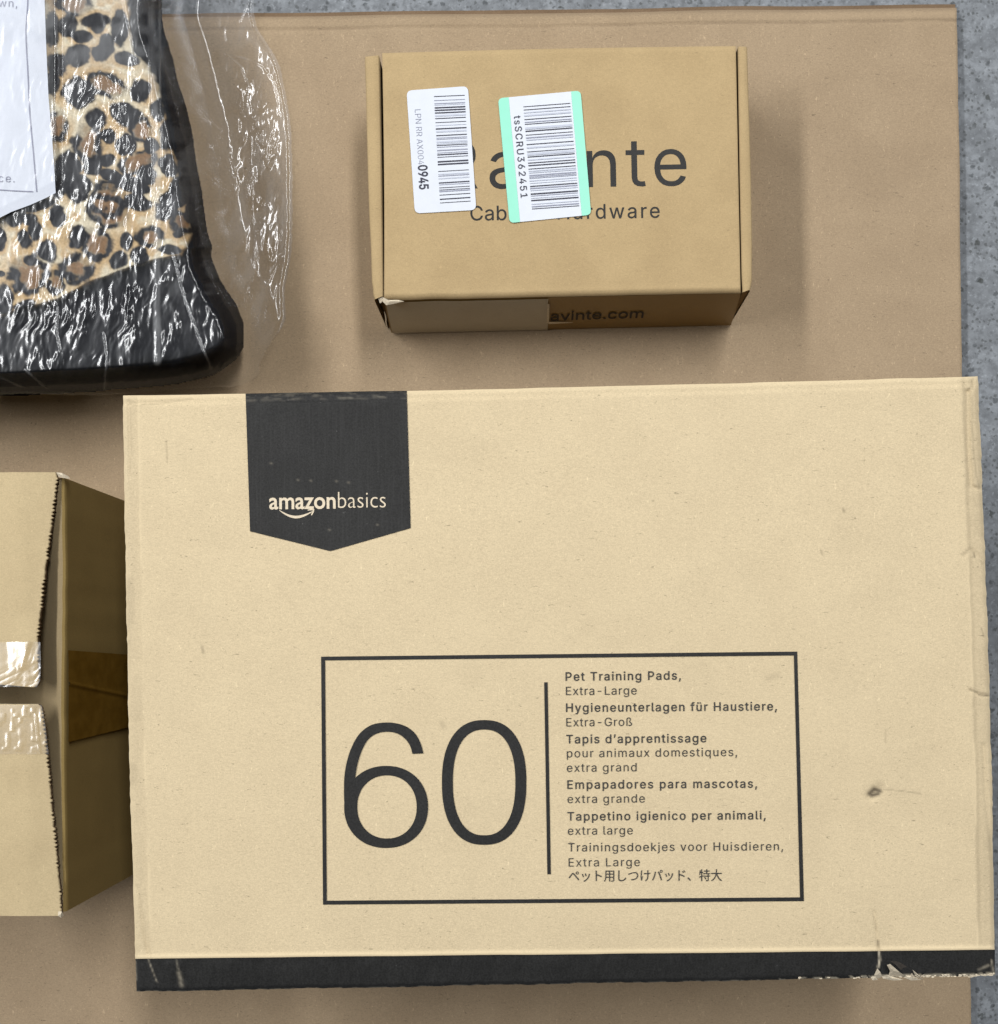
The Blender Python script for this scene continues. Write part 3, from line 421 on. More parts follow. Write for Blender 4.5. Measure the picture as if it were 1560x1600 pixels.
GL['J'] = {
    12289: (1000, [[273, -56, 341, 2, 290, 59, 233, 119, 174, 175, 117, 224, 52, 167, 107, 119, 165, 63, 221, 4]]),
    12369: (1000, [[255, 765, 162, 774, 161, 742, 157, 707, 148, 649, 138, 577, 129, 495, 122, 404, 119, 308, 124, 214, 138, 125, 155, 49, 172, -9, 240, -1, 237, 33, 238, 54, 242, 78, 253, 123, 270, 181, 288, 242, 307, 299, 264, 325, 245, 272, 226, 219, 210, 172, 197, 258, 193, 350, 198, 443, 208, 535, 222, 622, 238, 700, 246, 733], [396, 573, 396, 493, 446, 490, 504, 488, 558, 487, 600, 487, 642, 488, 685, 490, 685, 459, 684, 353, 676, 263, 658, 186, 625, 119, 572, 60, 543, 36, 509, 15, 475, -2, 548, -59, 626, -3, 683, 58, 720, 125, 743, 198, 755, 278, 759, 364, 760, 459, 760, 494, 818, 499, 873, 504, 922, 511, 922, 593, 872, 583, 817, 576, 759, 570, 758, 721, 759, 752, 761, 780, 668, 780, 673, 753, 677, 720, 679, 683, 681, 628, 683, 565, 641, 563, 599, 562, 557, 562, 501, 563, 445, 567]]),
    12375: (1000, [[340, 779, 239, 780, 245, 732, 247, 678, 246, 614, 244, 533, 242, 441, 240, 346, 238, 254, 237, 172, 255, 68, 305, -1, 381, -39, 480, -51, 583, -41, 671, -15, 746, 24, 808, 70, 858, 121, 898, 170, 841, 238, 794, 177, 737, 120, 667, 74, 584, 43, 483, 31, 398, 45, 340, 92, 319, 180, 320, 261, 321, 350, 323, 443, 326, 532, 328, 612, 331, 678, 334, 729]]),
    12388: (1000, [[73, 522, 110, 434, 163, 456, 238, 485, 327, 517, 424, 546, 520, 567, 608, 575, 698, 561, 765, 521, 807, 462, 821, 388, 807, 308, 768, 242, 708, 190, 630, 150, 538, 122, 435, 105, 325, 97, 361, 14, 488, 27, 604, 53, 706, 92, 790, 145, 853, 211, 894, 291, 908, 386, 893, 478, 851, 552, 787, 605, 705, 639, 610, 650, 518, 642, 421, 623, 328, 597, 246, 572, 183, 551, 146, 540, 109, 530]]),
    12483: (1000, [[483, 576, 410, 551, 429, 504, 452, 443, 474, 381, 488, 334, 562, 360, 547, 407, 524, 470, 501, 532], [845, 520, 759, 547, 746, 471, 724, 396, 696, 326, 661, 262, 621, 205, 567, 147, 505, 95, 437, 52, 366, 17, 296, -8, 362, -75, 430, -45, 499, -7, 566, 41, 630, 97, 688, 163, 728, 219, 761, 278, 789, 340, 812, 404, 830, 470, 836, 492], [251, 526, 177, 497, 197, 454, 223, 391, 248, 324, 266, 272, 342, 300, 323, 351, 297, 416, 271, 480]]),
    12488: (1000, [[337, 88, 336, 48, 334, 7, 330, -30, 427, -30, 424, 8, 422, 51, 421, 88, 420, 418, 493, 393, 575, 363, 660, 329, 741, 293, 813, 257, 847, 342, 788, 370, 719, 399, 644, 429, 566, 458, 490, 485, 420, 507, 420, 670, 422, 722, 427, 774, 329, 774, 335, 721, 337, 670]]),
    12489: (1000, [[656, 720, 601, 695, 633, 647, 663, 596, 690, 543, 747, 569, 719, 621, 686, 675], [777, 770, 722, 744, 755, 697, 786, 647, 815, 594, 871, 622, 842, 673, 808, 726], [305, 75, 304, 35, 302, -6, 299, -43, 395, -43, 392, -5, 390, 37, 389, 75, 389, 404, 462, 380, 544, 350, 628, 316, 709, 280, 781, 244, 816, 329, 757, 357, 688, 386, 612, 416, 535, 444, 459, 471, 389, 493, 389, 657, 391, 709, 396, 761, 297, 761, 303, 708, 305, 657]]),
    12497: (1000, [[783, 697, 802, 744, 849, 764, 896, 744, 915, 697, 896, 651, 849, 631, 802, 651], [737, 697, 752, 640, 792, 600, 849, 585, 905, 600, 946, 640, 961, 697, 946, 754, 905, 794, 849, 810, 792, 794, 752, 754], [218, 301, 188, 235, 152, 165, 110, 95, 64, 29, 149, -7, 190, 57, 229, 126, 265, 198, 296, 268, 326, 351, 352, 439, 373, 519, 387, 580, 395, 617, 405, 653, 316, 672, 305, 599, 288, 521, 267, 443, 243, 368], [710, 339, 735, 272, 761, 201, 785, 129, 806, 60, 823, -5, 912, 24, 893, 85, 870, 155, 844, 229, 818, 301, 792, 366, 765, 433, 734, 502, 703, 570, 673, 632, 646, 682, 565, 655, 593, 604, 623, 541, 654, 473, 684, 404]]),
    12506: (1000, [[704, 600, 726, 652, 778, 673, 830, 652, 851, 600, 830, 549, 778, 527, 726, 549], [656, 600, 673, 539, 717, 495, 778, 479, 839, 495, 883, 539, 899, 600, 883, 661, 839, 705, 778, 722, 717, 705, 673, 661], [53, 263, 128, 187, 155, 224, 185, 264, 225, 314, 273, 375, 320, 436, 362, 488, 406, 521, 454, 495, 494, 455, 545, 401, 598, 343, 647, 289, 688, 242, 733, 190, 779, 136, 826, 81, 870, 28, 939, 101, 890, 153, 839, 208, 788, 264, 739, 316, 695, 363, 647, 414, 593, 470, 540, 525, 490, 573, 428, 613, 374, 608, 321, 563, 270, 502, 217, 437, 166, 376, 124, 330, 88, 295]]),
    22823: (1000, [[461, 839, 460, 776, 459, 706, 455, 631, 446, 553, 62, 553, 62, 476, 433, 476, 412, 395, 382, 314, 341, 237, 289, 163, 223, 96, 141, 35, 43, -16, 75, -46, 100, -78, 196, -25, 278, 36, 345, 104, 399, 178, 443, 256, 476, 337, 501, 419, 538, 325, 581, 237, 630, 157, 687, 84, 751, 21, 823, -33, 902, -78, 928, -41, 958, -8, 879, 33, 807, 85, 743, 147, 687, 218, 638, 298, 597, 384, 563, 476, 942, 476, 942, 553, 526, 553, 534, 631, 539, 705, 541, 775, 542, 839]]),
    29305: (1000, [[457, 212, 506, 158, 550, 100, 580, 48, 640, 87, 607, 138, 562, 194, 513, 246], [642, 841, 642, 732, 447, 732, 447, 662, 642, 662, 642, 536, 389, 536, 389, 465, 764, 465, 764, 346, 405, 346, 405, 275, 764, 275, 764, 13, 760, -1, 744, -5, 716, -6, 670, -6, 613, -5, 627, -42, 636, -80, 704, -79, 757, -76, 795, -67, 828, -40, 836, 13, 836, 275, 952, 275, 952, 346, 836, 346, 836, 465, 958, 465, 958, 536, 713, 536, 713, 662, 912, 662, 912, 732, 713, 732, 713, 841], [97, 763, 90, 688, 81, 614, 70, 544, 56, 480, 39, 424, 69, 410, 97, 392, 111, 442, 124, 499, 136, 562, 212, 562, 212, 317, 151, 299, 96, 284, 47, 270, 63, 194, 212, 242, 212, -80, 284, -80, 284, 265, 387, 299, 381, 369, 284, 339, 284, 562, 379, 562, 379, 634, 284, 634, 284, 839, 212, 839, 212, 634, 147, 634, 152, 673, 156, 712, 160, 752]]),
    29992: (1000, [[153, 770, 153, 407, 152, 334, 146, 257, 134, 180, 113, 103, 80, 30, 32, -36, 63, -58, 90, -85, 131, -31, 163, 29, 187, 93, 205, 160, 216, 227, 467, 227, 467, -71, 543, -71, 543, 227, 813, 227, 813, 22, 807, 3, 786, -3, 752, -4, 697, -4, 629, -2, 644, -38, 655, -74, 737, -74, 799, -71, 841, -62, 877, -34, 887, 22, 887, 770], [227, 698, 467, 698, 467, 537, 227, 537], [813, 698, 813, 537, 543, 537, 543, 698], [227, 466, 467, 466, 467, 298, 223, 298, 226, 354, 227, 407], [813, 466, 813, 298, 543, 298, 543, 466]]),
}
GL['B'] = {
    32: (278, []),
    46: (219, [[109, 111, 67, 93, 49, 51, 67, 9, 109, -9, 151, 9, 169, 51, 151, 93]]),
    67: (708, [[656, 635, 590, 660, 530, 678, 475, 688, 422, 691, 319, 679, 229, 644, 154, 589, 97, 517, 61, 430, 48, 331, 57, 256, 87, 179, 136, 107, 207, 47, 300, 6, 416, -9, 490, -5, 555, 8, 611, 27, 663, 51, 663, 158, 604, 125, 544, 101, 484, 86, 425, 81, 333, 93, 257, 128, 199, 183, 162, 254, 149, 340, 162, 425, 200, 497, 258, 552, 333, 588, 421, 601, 479, 597, 537, 584, 595, 562, 656, 530]]),
    72: (729, [[653, 682, 555, 682, 555, 385, 173, 385, 173, 682, 75, 682, 75, 0, 173, 0, 173, 297, 555, 297, 555, 0, 653, 0]]),
    82: (604, [[77, 682, 77, 0, 175, 0, 175, 296, 216, 296, 253, 291, 292, 271, 338, 223, 397, 140, 487, 0, 604, 0, 565, 53, 537, 94, 511, 135, 474, 195, 439, 246, 402, 289, 359, 324, 421, 363, 460, 419, 473, 491, 457, 571, 413, 631, 342, 669, 249, 682], [175, 598, 238, 598, 315, 586, 358, 550, 372, 495, 361, 441, 320, 400, 238, 384, 175, 384]]),
    97: (427, [[411, 80, 383, 62, 364, 56, 351, 61, 347, 79, 347, 310, 325, 394, 267, 442, 184, 458, 124, 451, 75, 431, 35, 397, 35, 300, 80, 342, 128, 366, 177, 374, 222, 366, 249, 340, 258, 295, 258, 271, 179, 243, 107, 214, 50, 172, 26, 101, 40, 47, 78, 7, 136, -9, 177, -4, 217, 11, 257, 37, 279, 2, 325, -9, 363, -2, 411, 26], [258, 91, 221, 64, 180, 54, 134, 72, 116, 117, 136, 162, 187, 195, 258, 222]]),
    98: (500, [[148, 682, 59, 682, 59, 25, 109, 7, 166, -5, 226, -9, 309, 2, 375, 33, 425, 83, 455, 150, 466, 234, 451, 323, 411, 394, 350, 441, 272, 458, 229, 454, 187, 440, 148, 417], [148, 332, 183, 359, 216, 374, 250, 378, 316, 358, 359, 304, 375, 221, 357, 145, 309, 94, 238, 75, 193, 79, 148, 89]]),
    99: (438, [[393, 427, 352, 443, 310, 454, 263, 458, 171, 441, 101, 393, 57, 316, 41, 216, 58, 125, 105, 54, 177, 8, 269, -9, 318, -5, 365, 4, 403, 17, 403, 105, 361, 88, 322, 78, 284, 75, 204, 93, 151, 144, 132, 224, 150, 304, 197, 357, 269, 376, 307, 372, 347, 359, 393, 332]]),
    100: (510, [[451, 682, 362, 682, 362, 440, 313, 454, 268, 458, 178, 441, 107, 395, 61, 325, 44, 235, 59, 138, 103, 63, 171, 16, 262, 0, 451, 0], [362, 75, 272, 75, 191, 94, 148, 147, 135, 222, 153, 304, 203, 358, 279, 378, 321, 374, 362, 361]]),
    101: (479, [[438, 130, 386, 101, 334, 82, 281, 76, 207, 91, 156, 136, 130, 211, 446, 211, 432, 320, 393, 397, 332, 443, 251, 458, 166, 442, 100, 395, 56, 323, 41, 230, 55, 140, 98, 64, 166, 11, 259, -9, 327, -3, 384, 14, 438, 44], [132, 270, 154, 330, 194, 368, 253, 381, 308, 367, 343, 329, 358, 270]]),
    105: (219, [[154, 449, 65, 449, 65, 0, 154, 0], [163, 585, 147, 622, 110, 638, 73, 622, 57, 585, 73, 548, 110, 532, 147, 548]]),
    109: (771, [[59, 449, 59, 0, 148, 0, 148, 326, 183, 360, 219, 378, 260, 383, 301, 372, 330, 338, 341, 279, 341, 0, 430, 0, 430, 326, 464, 355, 498, 376, 530, 383, 577, 371, 610, 335, 623, 278, 623, 0, 712, 0, 712, 282, 702, 354, 672, 410, 625, 445, 563, 458, 504, 447, 455, 418, 413, 377, 378, 422, 332, 449, 279, 458, 237, 451, 193, 428, 148, 390, 148, 449]]),
    110: (500, [[150, 449, 61, 449, 61, 0, 150, 0, 150, 322, 189, 360, 225, 381, 262, 387, 309, 373, 339, 336, 350, 278, 350, 0, 439, 0, 439, 277, 427, 357, 394, 414, 346, 447, 286, 458, 237, 450, 191, 427, 152, 390, 150, 390]]),
    111: (552, [[273, 458, 179, 440, 104, 392, 54, 319, 36, 229, 47, 151, 80, 86, 130, 35, 195, 3, 273, -9, 354, 2, 421, 34, 472, 84, 505, 150, 516, 229, 504, 304, 471, 367, 419, 416, 352, 447], [272, 378, 351, 358, 405, 306, 425, 228, 406, 144, 353, 90, 272, 71, 196, 91, 145, 146, 127, 229, 146, 306, 197, 358]]),
    114: (396, [[69, 449, 69, 0, 158, 0, 158, 235, 173, 305, 212, 354, 267, 373, 306, 361, 350, 329, 397, 406, 361, 435, 326, 452, 290, 458, 248, 447, 204, 410, 160, 346, 158, 346, 158, 449]]),
    115: (385, [[324, 421, 278, 442, 234, 454, 192, 458, 114, 443, 62, 401, 44, 336, 77, 260, 149, 206, 221, 163, 254, 120, 235, 83, 188, 69, 147, 75, 97, 95, 41, 128, 41, 32, 95, 8, 145, -5, 197, -9, 273, 8, 326, 54, 345, 123, 335, 165, 303, 205, 244, 249, 181, 288, 146, 317, 135, 339, 151, 369, 194, 380, 231, 375, 275, 360, 324, 333]]),
    116: (333, [[167, 542, 0, 379, 0, 369, 78, 369, 78, 132, 94, 59, 143, 10, 224, -9, 258, -5, 297, 6, 332, 21, 332, 104, 280, 79, 231, 71, 189, 85, 167, 139, 167, 369, 309, 369, 309, 449, 167, 449]]),
    118: (438, [[206, -9, 236, -9, 434, 449, 339, 449, 221, 173, 100, 449, 3, 449]]),
    119: (719, [[393, 449, 327, 449, 213, 177, 95, 449, 0, 449, 200, -9, 228, -9, 360, 305, 493, -9, 521, -9, 719, 449, 624, 449, 507, 177]]),
    122: (417, [[404, 449, 21, 449, 21, 369, 249, 369, 11, 0, 405, 0, 405, 80, 165, 80]]),
}
for glyph_set in GL.values():
    for code in list(glyph_set):
        advance, flat_loops = glyph_set.pop(code)
        glyph_set[chr(code)] = (advance, [list(zip(q[0::2], q[1::2])) for q in flat_loops])

def thicken(lp, w, sgn):
    """move a closed outline outward by w (its own units)"""
    A = np.array(lp, float)
    A = A[np.hypot(*(A - np.roll(A, 1, 0)).T) > 1e-6]
    d = np.roll(A, -1, 0) - A; d /= np.linalg.norm(d, axis=1)[:, None]
    nrm = np.stack([d[:, 1], -d[:, 0]], -1) * sgn
    a = nrm + np.roll(nrm, 1, 0); k = np.maximum(0.5 * (a ** 2).sum(1), 0.5)
    return A + a / k[:, None] * w

CELLS = {}
def glyph_cells(gs, ch, w):
    """the letter's filled area (non-zero winding) as flat trapezoids that never overlap"""
    key = (gs, ch, round(w, 1))
    if key in CELLS: return CELLS[key]
    loops = GL[gs][ch][1]; out = []
    if loops:
        def ar(lp):
            A = np.array(lp, float); return np.sum(A[:, 0] * np.roll(A[:, 1], -1) - np.roll(A[:, 0], -1) * A[:, 1])
        big_ = max(loops, key=lambda l: abs(ar(l))); sgn = 1 if ar(big_) > 0 else -1
        E0 = []
        for lp in loops:
            A = thicken(lp, w, sgn); B = np.roll(A, -1, 0)
            E0.append(np.concatenate([A, B], 1))
        E0 = np.concatenate(E0); E0 = E0[np.abs(E0[:, 1] - E0[:, 3]) > 1e-6]
        ys = list(E0[:, 1])
        n = len(E0)
        P, D = E0[:, :2], E0[:, 2:] - E0[:, :2]
        cr = D[:, None, 0] * D[None, :, 1] - D[:, None, 1] * D[None, :, 0]
        cr = np.where(np.abs(cr) < 1e-9, 1e9, cr)
        dq = P[None] - P[:, None]
        t = (dq[..., 0] * D[None, :, 1] - dq[..., 1] * D[None, :, 0]) / cr
        u_ = (dq[..., 0] * D[:, None, 1] - dq[..., 1] * D[:, None, 0]) / cr
        hit = (t > 1e-4) & (t < 1 - 1e-4) & (u_ > 1e-4) & (u_ < 1 - 1e-4)
        ii, jj = np.nonzero(hit)
        ys += list(P[ii, 1] + t[ii, jj] * D[ii, 1])
        ys = np.unique(np.round(ys, 2))
        for y0, y1 in zip(ys[:-1], ys[1:]):
            ym = (y0 + y1) / 2
            lo = np.minimum(E0[:, 1], E0[:, 3]); hi = np.maximum(E0[:, 1], E0[:, 3])
            act = np.nonzero((lo < ym) & (hi > ym))[0]
            if not len(act): continue
            X = lambda y: E0[act, 0] + (y - E0[act, 1]) / (E0[act, 3] - E0[act, 1]) * (E0[act, 2] - E0[act, 0])
            xm, xa, xb = X(ym), X(y0), X(y1)
            wn = 0; st_ = None
            for q in np.argsort(xm):
                prev = wn; wn += 1 if E0[act[q], 3] > E0[act[q], 1] else -1
                if prev == 0: st_ = q
                elif wn == 0: out.append(((xa[st_], y0), (xa[q], y0), (xb[q], y1), (xb[st_], y1)))
    CELLS[key] = out
    return out

def lettering(name, items, zf, mat, parent, label=None):
    """items: (text, glyph set, x0, y0, x1, y1, cap height px, weight px) baseline from (x0,y0) to (x1,y1) in photo pixels"""
    Q = []
    for (txt, gs, x0, y0, x1, y1, cap, wt) in items:
        S = GL[gs]
        capu = {'I': 509.0, 'J': 720.0, 'B': 0}[gs] or max(p[1] for p in S['b'][1][0])
        s = cap / capu
        L = math.hypot(x1 - x0, y1 - y0); ux, uy = (x1 - x0) / L, (y1 - y0) / L
        lb = min(p[0] for lp in S[txt[0]][1] for p in lp)
        le = max(p[0] for lp in S[txt[-1]][1] for p in lp)
        nat = (sum(S[c][0] for c in txt[:-1]) + le - lb) * s
        hs = min(1.0, L / nat); tr = max(0.0, L - nat) / max(1, len(txt) - 1)
        pen = -lb * s * hs
        for c in txt:
            for cell in glyph_cells(gs, c, wt / s):
                for a, b in cell:
                    a2, b2 = pen + a * s * hs, b * s
                    Q.append((x0 + a2 * ux + b2 * uy, y0 + a2 * uy - b2 * ux))
            pen += S[c][0] * s * hs + tr
    Q = np.array(Q)
    return mesh(name, W(Q[:, 0], Q[:, 1], zf(Q[:, 0], Q[:, 1])), np.arange(len(Q)).reshape(-1, 4), mat, parent, label)

def ribbon(left, right, closed=False):
    """quads between two pixel polylines -> (pts, faces)"""
    n = len(left); P = list(left) + list(right); fs = []
    for i in range(n if closed else n - 1):
        j = (i + 1) % n
        fs.append((i, j, n + j, n + i))
    return P, fs

def flat(name, parts, zf, mat, parent, mats=None, label=None):
    """parts: list of (pixel points, faces)"""
    P = []; Fc = []
    for pts, fs in parts:
        o = len(P); P += list(pts); Fc += [tuple(o + i for i in f) for f in fs]
    A = np.array(P, float)
    # make every face point up (pixel y runs down)
    G = []
    for f in Fc:
        q = A[list(f)]
        area = np.sum(q[:, 0] * np.roll(q[:, 1], -1) - np.roll(q[:, 0], -1) * q[:, 1])
        G.append(f if area < 0 else tuple(reversed(f)))
    return mesh(name, W(A[:, 0], A[:, 1], zf(A[:, 0], A[:, 1])), G, mat, parent, label, mats=mats)

def prism(name, outline, z0, z1, mat, parent, label=None, mats=None):
    """closed pixel outline at height z1 with vertical sides down to z0"""
    A = np.array(outline, float); n = len(A)
    area = np.sum(A[:, 0] * np.roll(A[:, 1], -1) - np.roll(A[:, 0], -1) * A[:, 1])
    if area > 0: A = A[::-1]
    z1 = np.asarray(z1, float) + np.zeros(n)
    if area > 0: z1 = z1[::-1]
    T = W(A[:, 0], A[:, 1], z1); B = T.copy(); B[:, 2] = z1 - (z0 if z0 > 0 else 0.001)
    fs = [tuple(range(n)), tuple(reversed(range(n, 2 * n)))]
    for i in range(n):
        j = (i + 1) % n
        fs.append((i, n + i, n + j, j))
    return mesh(name, np.concatenate([T, B]), fs, mat, parent, label)

# ------------------------------------------------------------------ the ground and the flattened carton on it
ZF = -0.010
fl = mesh('concrete_floor', [(-3, -3, ZF), (3, -3, ZF), (3, 3, ZF), (-3, 3, ZF)], [(0, 1, 2, 3)], M['floor'])
fl['kind'] = 'structure'

sheet = thing('cardboard_sheet', 'large flattened brown cardboard sheet lying on the grey floor under everything', 'cardboard sheet', (0, 0, ZF))
def sh_top(x): return 34 - (x + 260) * (22 / 1754.0) + 2.0 * (vnoise(x / 160.0, x * 0, 5) - 0.5)
def sh_right(y): return 1495.5 + (y - 14) * (23.0 / 1586) + 2.0 * (vnoise(y / 130.0, y * 0, 6) - 0.5) + 0.8 * (vnoise(y / 18.0, y * 0, 8) - 0.5)
nx, ny = 440, 430
ss = np.linspace(0, 1, nx); tt = np.linspace(0, 1, ny)
ss = 1 - (1 - ss) ** 1.15
S_, T_ = np.meshgrid(ss, tt, indexing='ij')
PX = -260 + S_ * 1755.0
for _ in range(3):
    PY = sh_top(PX) + T_ ** 1.12 * (1780 - sh_top(PX))
    PX = -260 + S_ * (sh_right(PY) + 260)
dT = PY - sh_top(PX); dR = sh_right(PY) - PX
Z = 0.0012 * (fbm(PX / 210.0, PY / 210.0, 31, 3) - 0.5) * sstep(0, 60, dT)
Z = Z - 0.0030 * np.clip(1 - dT / 7.0, 0, 1) ** 2 - 0.0012 * np.clip(1 - dR / 4.0, 0, 1) ** 2
cr = np.abs(dT - 21 - 2 * (vnoise(PX / 120, PY * 0, 9) - 0.5))
Z = Z - 0.0008 * np.exp(-(cr / 2.2) ** 2)
stain = 0.22 * np.exp(-(cr / 1.6) ** 2) * sstep(0.35, 0.6, vnoise(PX / 60.0, PY / 60.0, 12)) + 0.35 * np.exp(-(dT / 5.0) ** 2)
stain = stain + 0.06 * sstep(0.55, 0.75, fbm(PX / 170.0, PY / 130.0, 44, 4)) * sstep(10, 60, dT)
grid('sheet_face', W(PX, PY, Z), M['sheet'], sheet, attrs={'stain': stain, 'pale': 0.3 * np.exp(-((dT - 10) / 5.0) ** 2) * sstep(1000, 1400, PX)})
# cut edge all round, down to the floor
edge = []
for arr in (np.stack([PX[:, 0], PY[:, 0], Z[:, 0]], -1), np.stack([PX[-1], PY[-1], Z[-1]], -1)):
    edge.append(arr)
E = np.concatenate(edge)
top = W(E[:, 0], E[:, 1], E[:, 2] - 0.0002); bot = top.copy(); bot[:, 2] = ZF
grid('cut_edge', np.stack([top, bot], 1), M['core'], sheet)
# a second ply of the folded sheet past the top edge, coloured dark in place of shade
xs = np.linspace(-260, 1493, 160)
lo = np.stack([xs, sh_top(xs) + 6], -1); up = np.stack([xs, sh_top(xs) - 4.5 - 1.5 * vnoise(xs / 90, xs * 0, 3)], -1)
Vp = np.stack([W(lo[:, 0], lo[:, 1], -0.0045), W(up[:, 0], up[:, 1], -0.0055), W(up[:, 0], up[:, 1] + 0.6, ZF)], 1)
grid('under_ply', Vp, M['core'], sheet)

# ------------------------------------------------------------------ the big pale box
ZB = 0.180
big = thing('cardboard_box', 'large pale kraft box with black pentagon banner and big number 60', 'box', W(870, 1070, 0.18) * np.array([1, 1, 0]))
def bl(y): return 193 + (y - 618) * (21 / 932.0) - 3 * np.sin(np.pi * np.clip((y - 618) / 932.0, 0, 1)) + 1.6 * (vnoise(y / 37.0, y * 0, 21) - 0.5) + 1.0 * (vnoise(y / 9.0, y * 0, 23) - 0.5)
def br(y): return 1528 + (y - 588) * (27 / 936.0) + 4 * np.sin(np.pi * np.clip((y - 588) / 936.0, 0, 1)) + 1.6 * (vnoise(y / 41.0, y * 0, 22) - 0.5) + 1.2 * (vnoise(y / 8.0, y * 0, 24) - 0.5)
def bt(x): return 618 - (x - 193) * (30 / 1334.0) + 3.0 * np.sin(np.pi * (x - 193) / 1334.0) + 1.0 * (vnoise(x / 50.0, x * 0, 25) - 0.5)
def bb(x): return 1550 - (x - 214) * (26 / 1338.0) + 1.6 * (vnoise(x / 60.0, x * 0, 26) - 0.5) + 1.3 * (vnoise(x / 11.0, x * 0, 27) - 0.5)
def bband(x): return 1498 - (x - 207) * (14 / 1348.0) + 0.8 * (vnoise(x / 70.0, x * 0, 28) - 0.5)
GROOVES = [([(201, 628), (203, 690), (202, 745)], 2.2, 0.0012), ([(214, 1385), (222, 1425), (228, 1470), (244, 1530)], 2.0, 0.0010),
           ([(1513, 612), (1513, 700), (1518, 760), (1530, 765)], 2.6, 0.0016), ([(1505, 868), (1518, 858), (1531, 872), (1538, 880)], 2.5, 0.0009),
           ([(1521, 588), (1520, 605), (1512, 612)], 2.2, 0.0014), ([(1516, 1078), (1528, 1085), (1548, 1087)], 2.0, 0.0014),
           ([(1537, 1165), (1541, 1240), (1549, 1330)], 2.6, 0.0012), ([(1366, 1425), (1370, 1452), (1373, 1483)], 1.8, 0.0012),
           ([(1374, 1484), (1374, 1512), (1370, 1530)], 1.8, 0.0012), ([(200, 632), (250, 629), (300, 623)], 2.0, 0.0006),
           ([(206, 1460), (212, 1500)], 2.0, 0.001), ([(260, 688), (262, 720)], 1.4, 0.0004), ([(1362, 1244), (1374, 1232)], 6.5, 0.0016)]
def zbig(px, py):
    px = np.asarray(px, float); py = np.asarray(py, float)
    dl, dr, dt, db = px - bl(py), br(py) - px, py - bt(px), bb(px) - py
    z = ZB + 0.0007 * (fbm(px / 260.0, py / 260.0, 61, 2) - 0.5) * sstep(0, 100, np.minimum(np.minimum(dl, dr), dt))
    for d, a, w in ((dl, 0.0026, 7.0), (dr, 0.0026, 7.0), (dt, 0.0022, 6.0)):
        z = z - a * np.clip(1 - d / w, 0, 1) ** 2
    z = z - 0.0010 * sstep(26, 20, dl) * sstep(0.25, 0.55, vnoise(py / 120, px * 0, 71) + 0.2) - 0.0012 * sstep(27, 20, dr) * sstep(0.2, 0.5, vnoise(py / 150, px * 0, 72) + 0.2)
    z = z - 0.0007 * sstep(17, 11, dt) * (0.4 + vnoise(px / 60.0, py * 0, 73))
    e = py - bband(px)
    z = z - 0.0042 * np.clip(e / 46.0, 0, 1.3) ** 1.2 - 0.0022 * np.clip(1 - db / 6.0, 0, 1) ** 2 + 0.0006 * np.exp(-((e + 3) / 3.0) ** 2)
    z = z - 0.0006 * sstep(0, 10, e) * (fbm(px / 14.0, py / 50.0, 77, 2) - 0.45) * 2.0
    for pts, w, a in GROOVES:
        d = seg_dist(px, py, pts)
        z = z - 0.7 * a * np.exp(-(d / (1.2 * w)) ** 2)
    return z
nu, nv = 560, 400
u = np.linspace(0, 1, nu); v = np.linspace(0, 1, nv)
U_, V_ = np.meshgrid(u, v, indexing='ij')
PX = 193 + U_ * 1340; PY = 618 + V_ * 930
for _ in range(5):
    PX = bl(PY) + U_ * (br(PY) - bl(PY)); PY = bt(PX) + V_ * (bb(PX) - bt(PX))
Z = zbig(PX, PY)
dl, dr, dt, db = PX - bl(PY), br(PY) - PX, PY - bt(PX), bb(PX) - PY
st = np.zeros_like(PX)
def mark(pts, w, a):
    global st
    st = np.maximum(st, a * np.exp(-(seg_dist(PX, PY, pts) / w) ** 2))
for pts, w, a in (([(1359, 1240), (1366, 1233), (1375, 1236)], 4.2, 0.95), ([(1362, 1243), (1373, 1240)], 3.2, 1.0), ([(1380, 1233), (1410, 1236), (1439, 1240)], 1.2, 0.35), ([(316, 1010), (318, 1020)], 2.0, 0.4),
                  ([(1318, 795), (1319, 799)], 2.0, 0.5), ([(260, 690), (262, 722)], 1.4, 0.3), ([(1283, 860), (1285, 866)], 1.6, 0.35), ([(600, 710), (604, 712)], 1.5, 0.3),
                  ([(1505, 868), (1511, 864)], 2.2, 0.3), ([(1530, 874), (1536, 882)], 1.8, 0.3), ([(1521, 862), (1523, 870)], 1.4, 0.7), ([(1520, 590), (1519, 606)], 2.2, 0.4), ([(1530, 1086), (1548, 1087)], 1.6, 0.85), ([(1516, 1078), (1528, 1082)], 1.6, 0.55),
                  ([(1519, 620), (1520, 690), (1526, 745), (1531, 762)], 1.9, 0.4), ([(1534, 982), (1538, 995)], 1.4, 0.5), ([(1366, 1432), (1370, 1455)], 1.3, 0.35), ([(1372, 1470), (1373, 1483)], 1.8, 0.8), ([(200, 632), (215, 634), (255, 630), (300, 623)], 1.3, 0.28),
                  ([(203, 630), (206, 700), (202, 750)], 1.6, 0.22), ([(690, 1130), (694, 1135)], 4.0, 0.22), ([(1200, 1060), (1215, 1055)], 5.0, 0.16), ([(1384, 1140), (1384, 1160)], 1.4, 0.22), ([(218, 1400), (226, 1440), (228, 1480)], 1.8, 0.25)):
    mark(pts, w, a)
st = np.maximum(st, 0.13 * sstep(30, 24, dr) * sstep(2, 8, dr))
st = np.maximum(st, 0.10 * sstep(26, 20, dl) * sstep(2, 8, dl))
st = np.maximum(st, 0.20 * sstep(18, 10, dl) * sstep(0.5, 0.7, vnoise(PY / 55.0, PX / 30.0, 91)))
st = np.maximum(st, 0.035 * sstep(0.52, 0.80, fbm(PX / 90.0, PY / 70.0, 92, 5)))
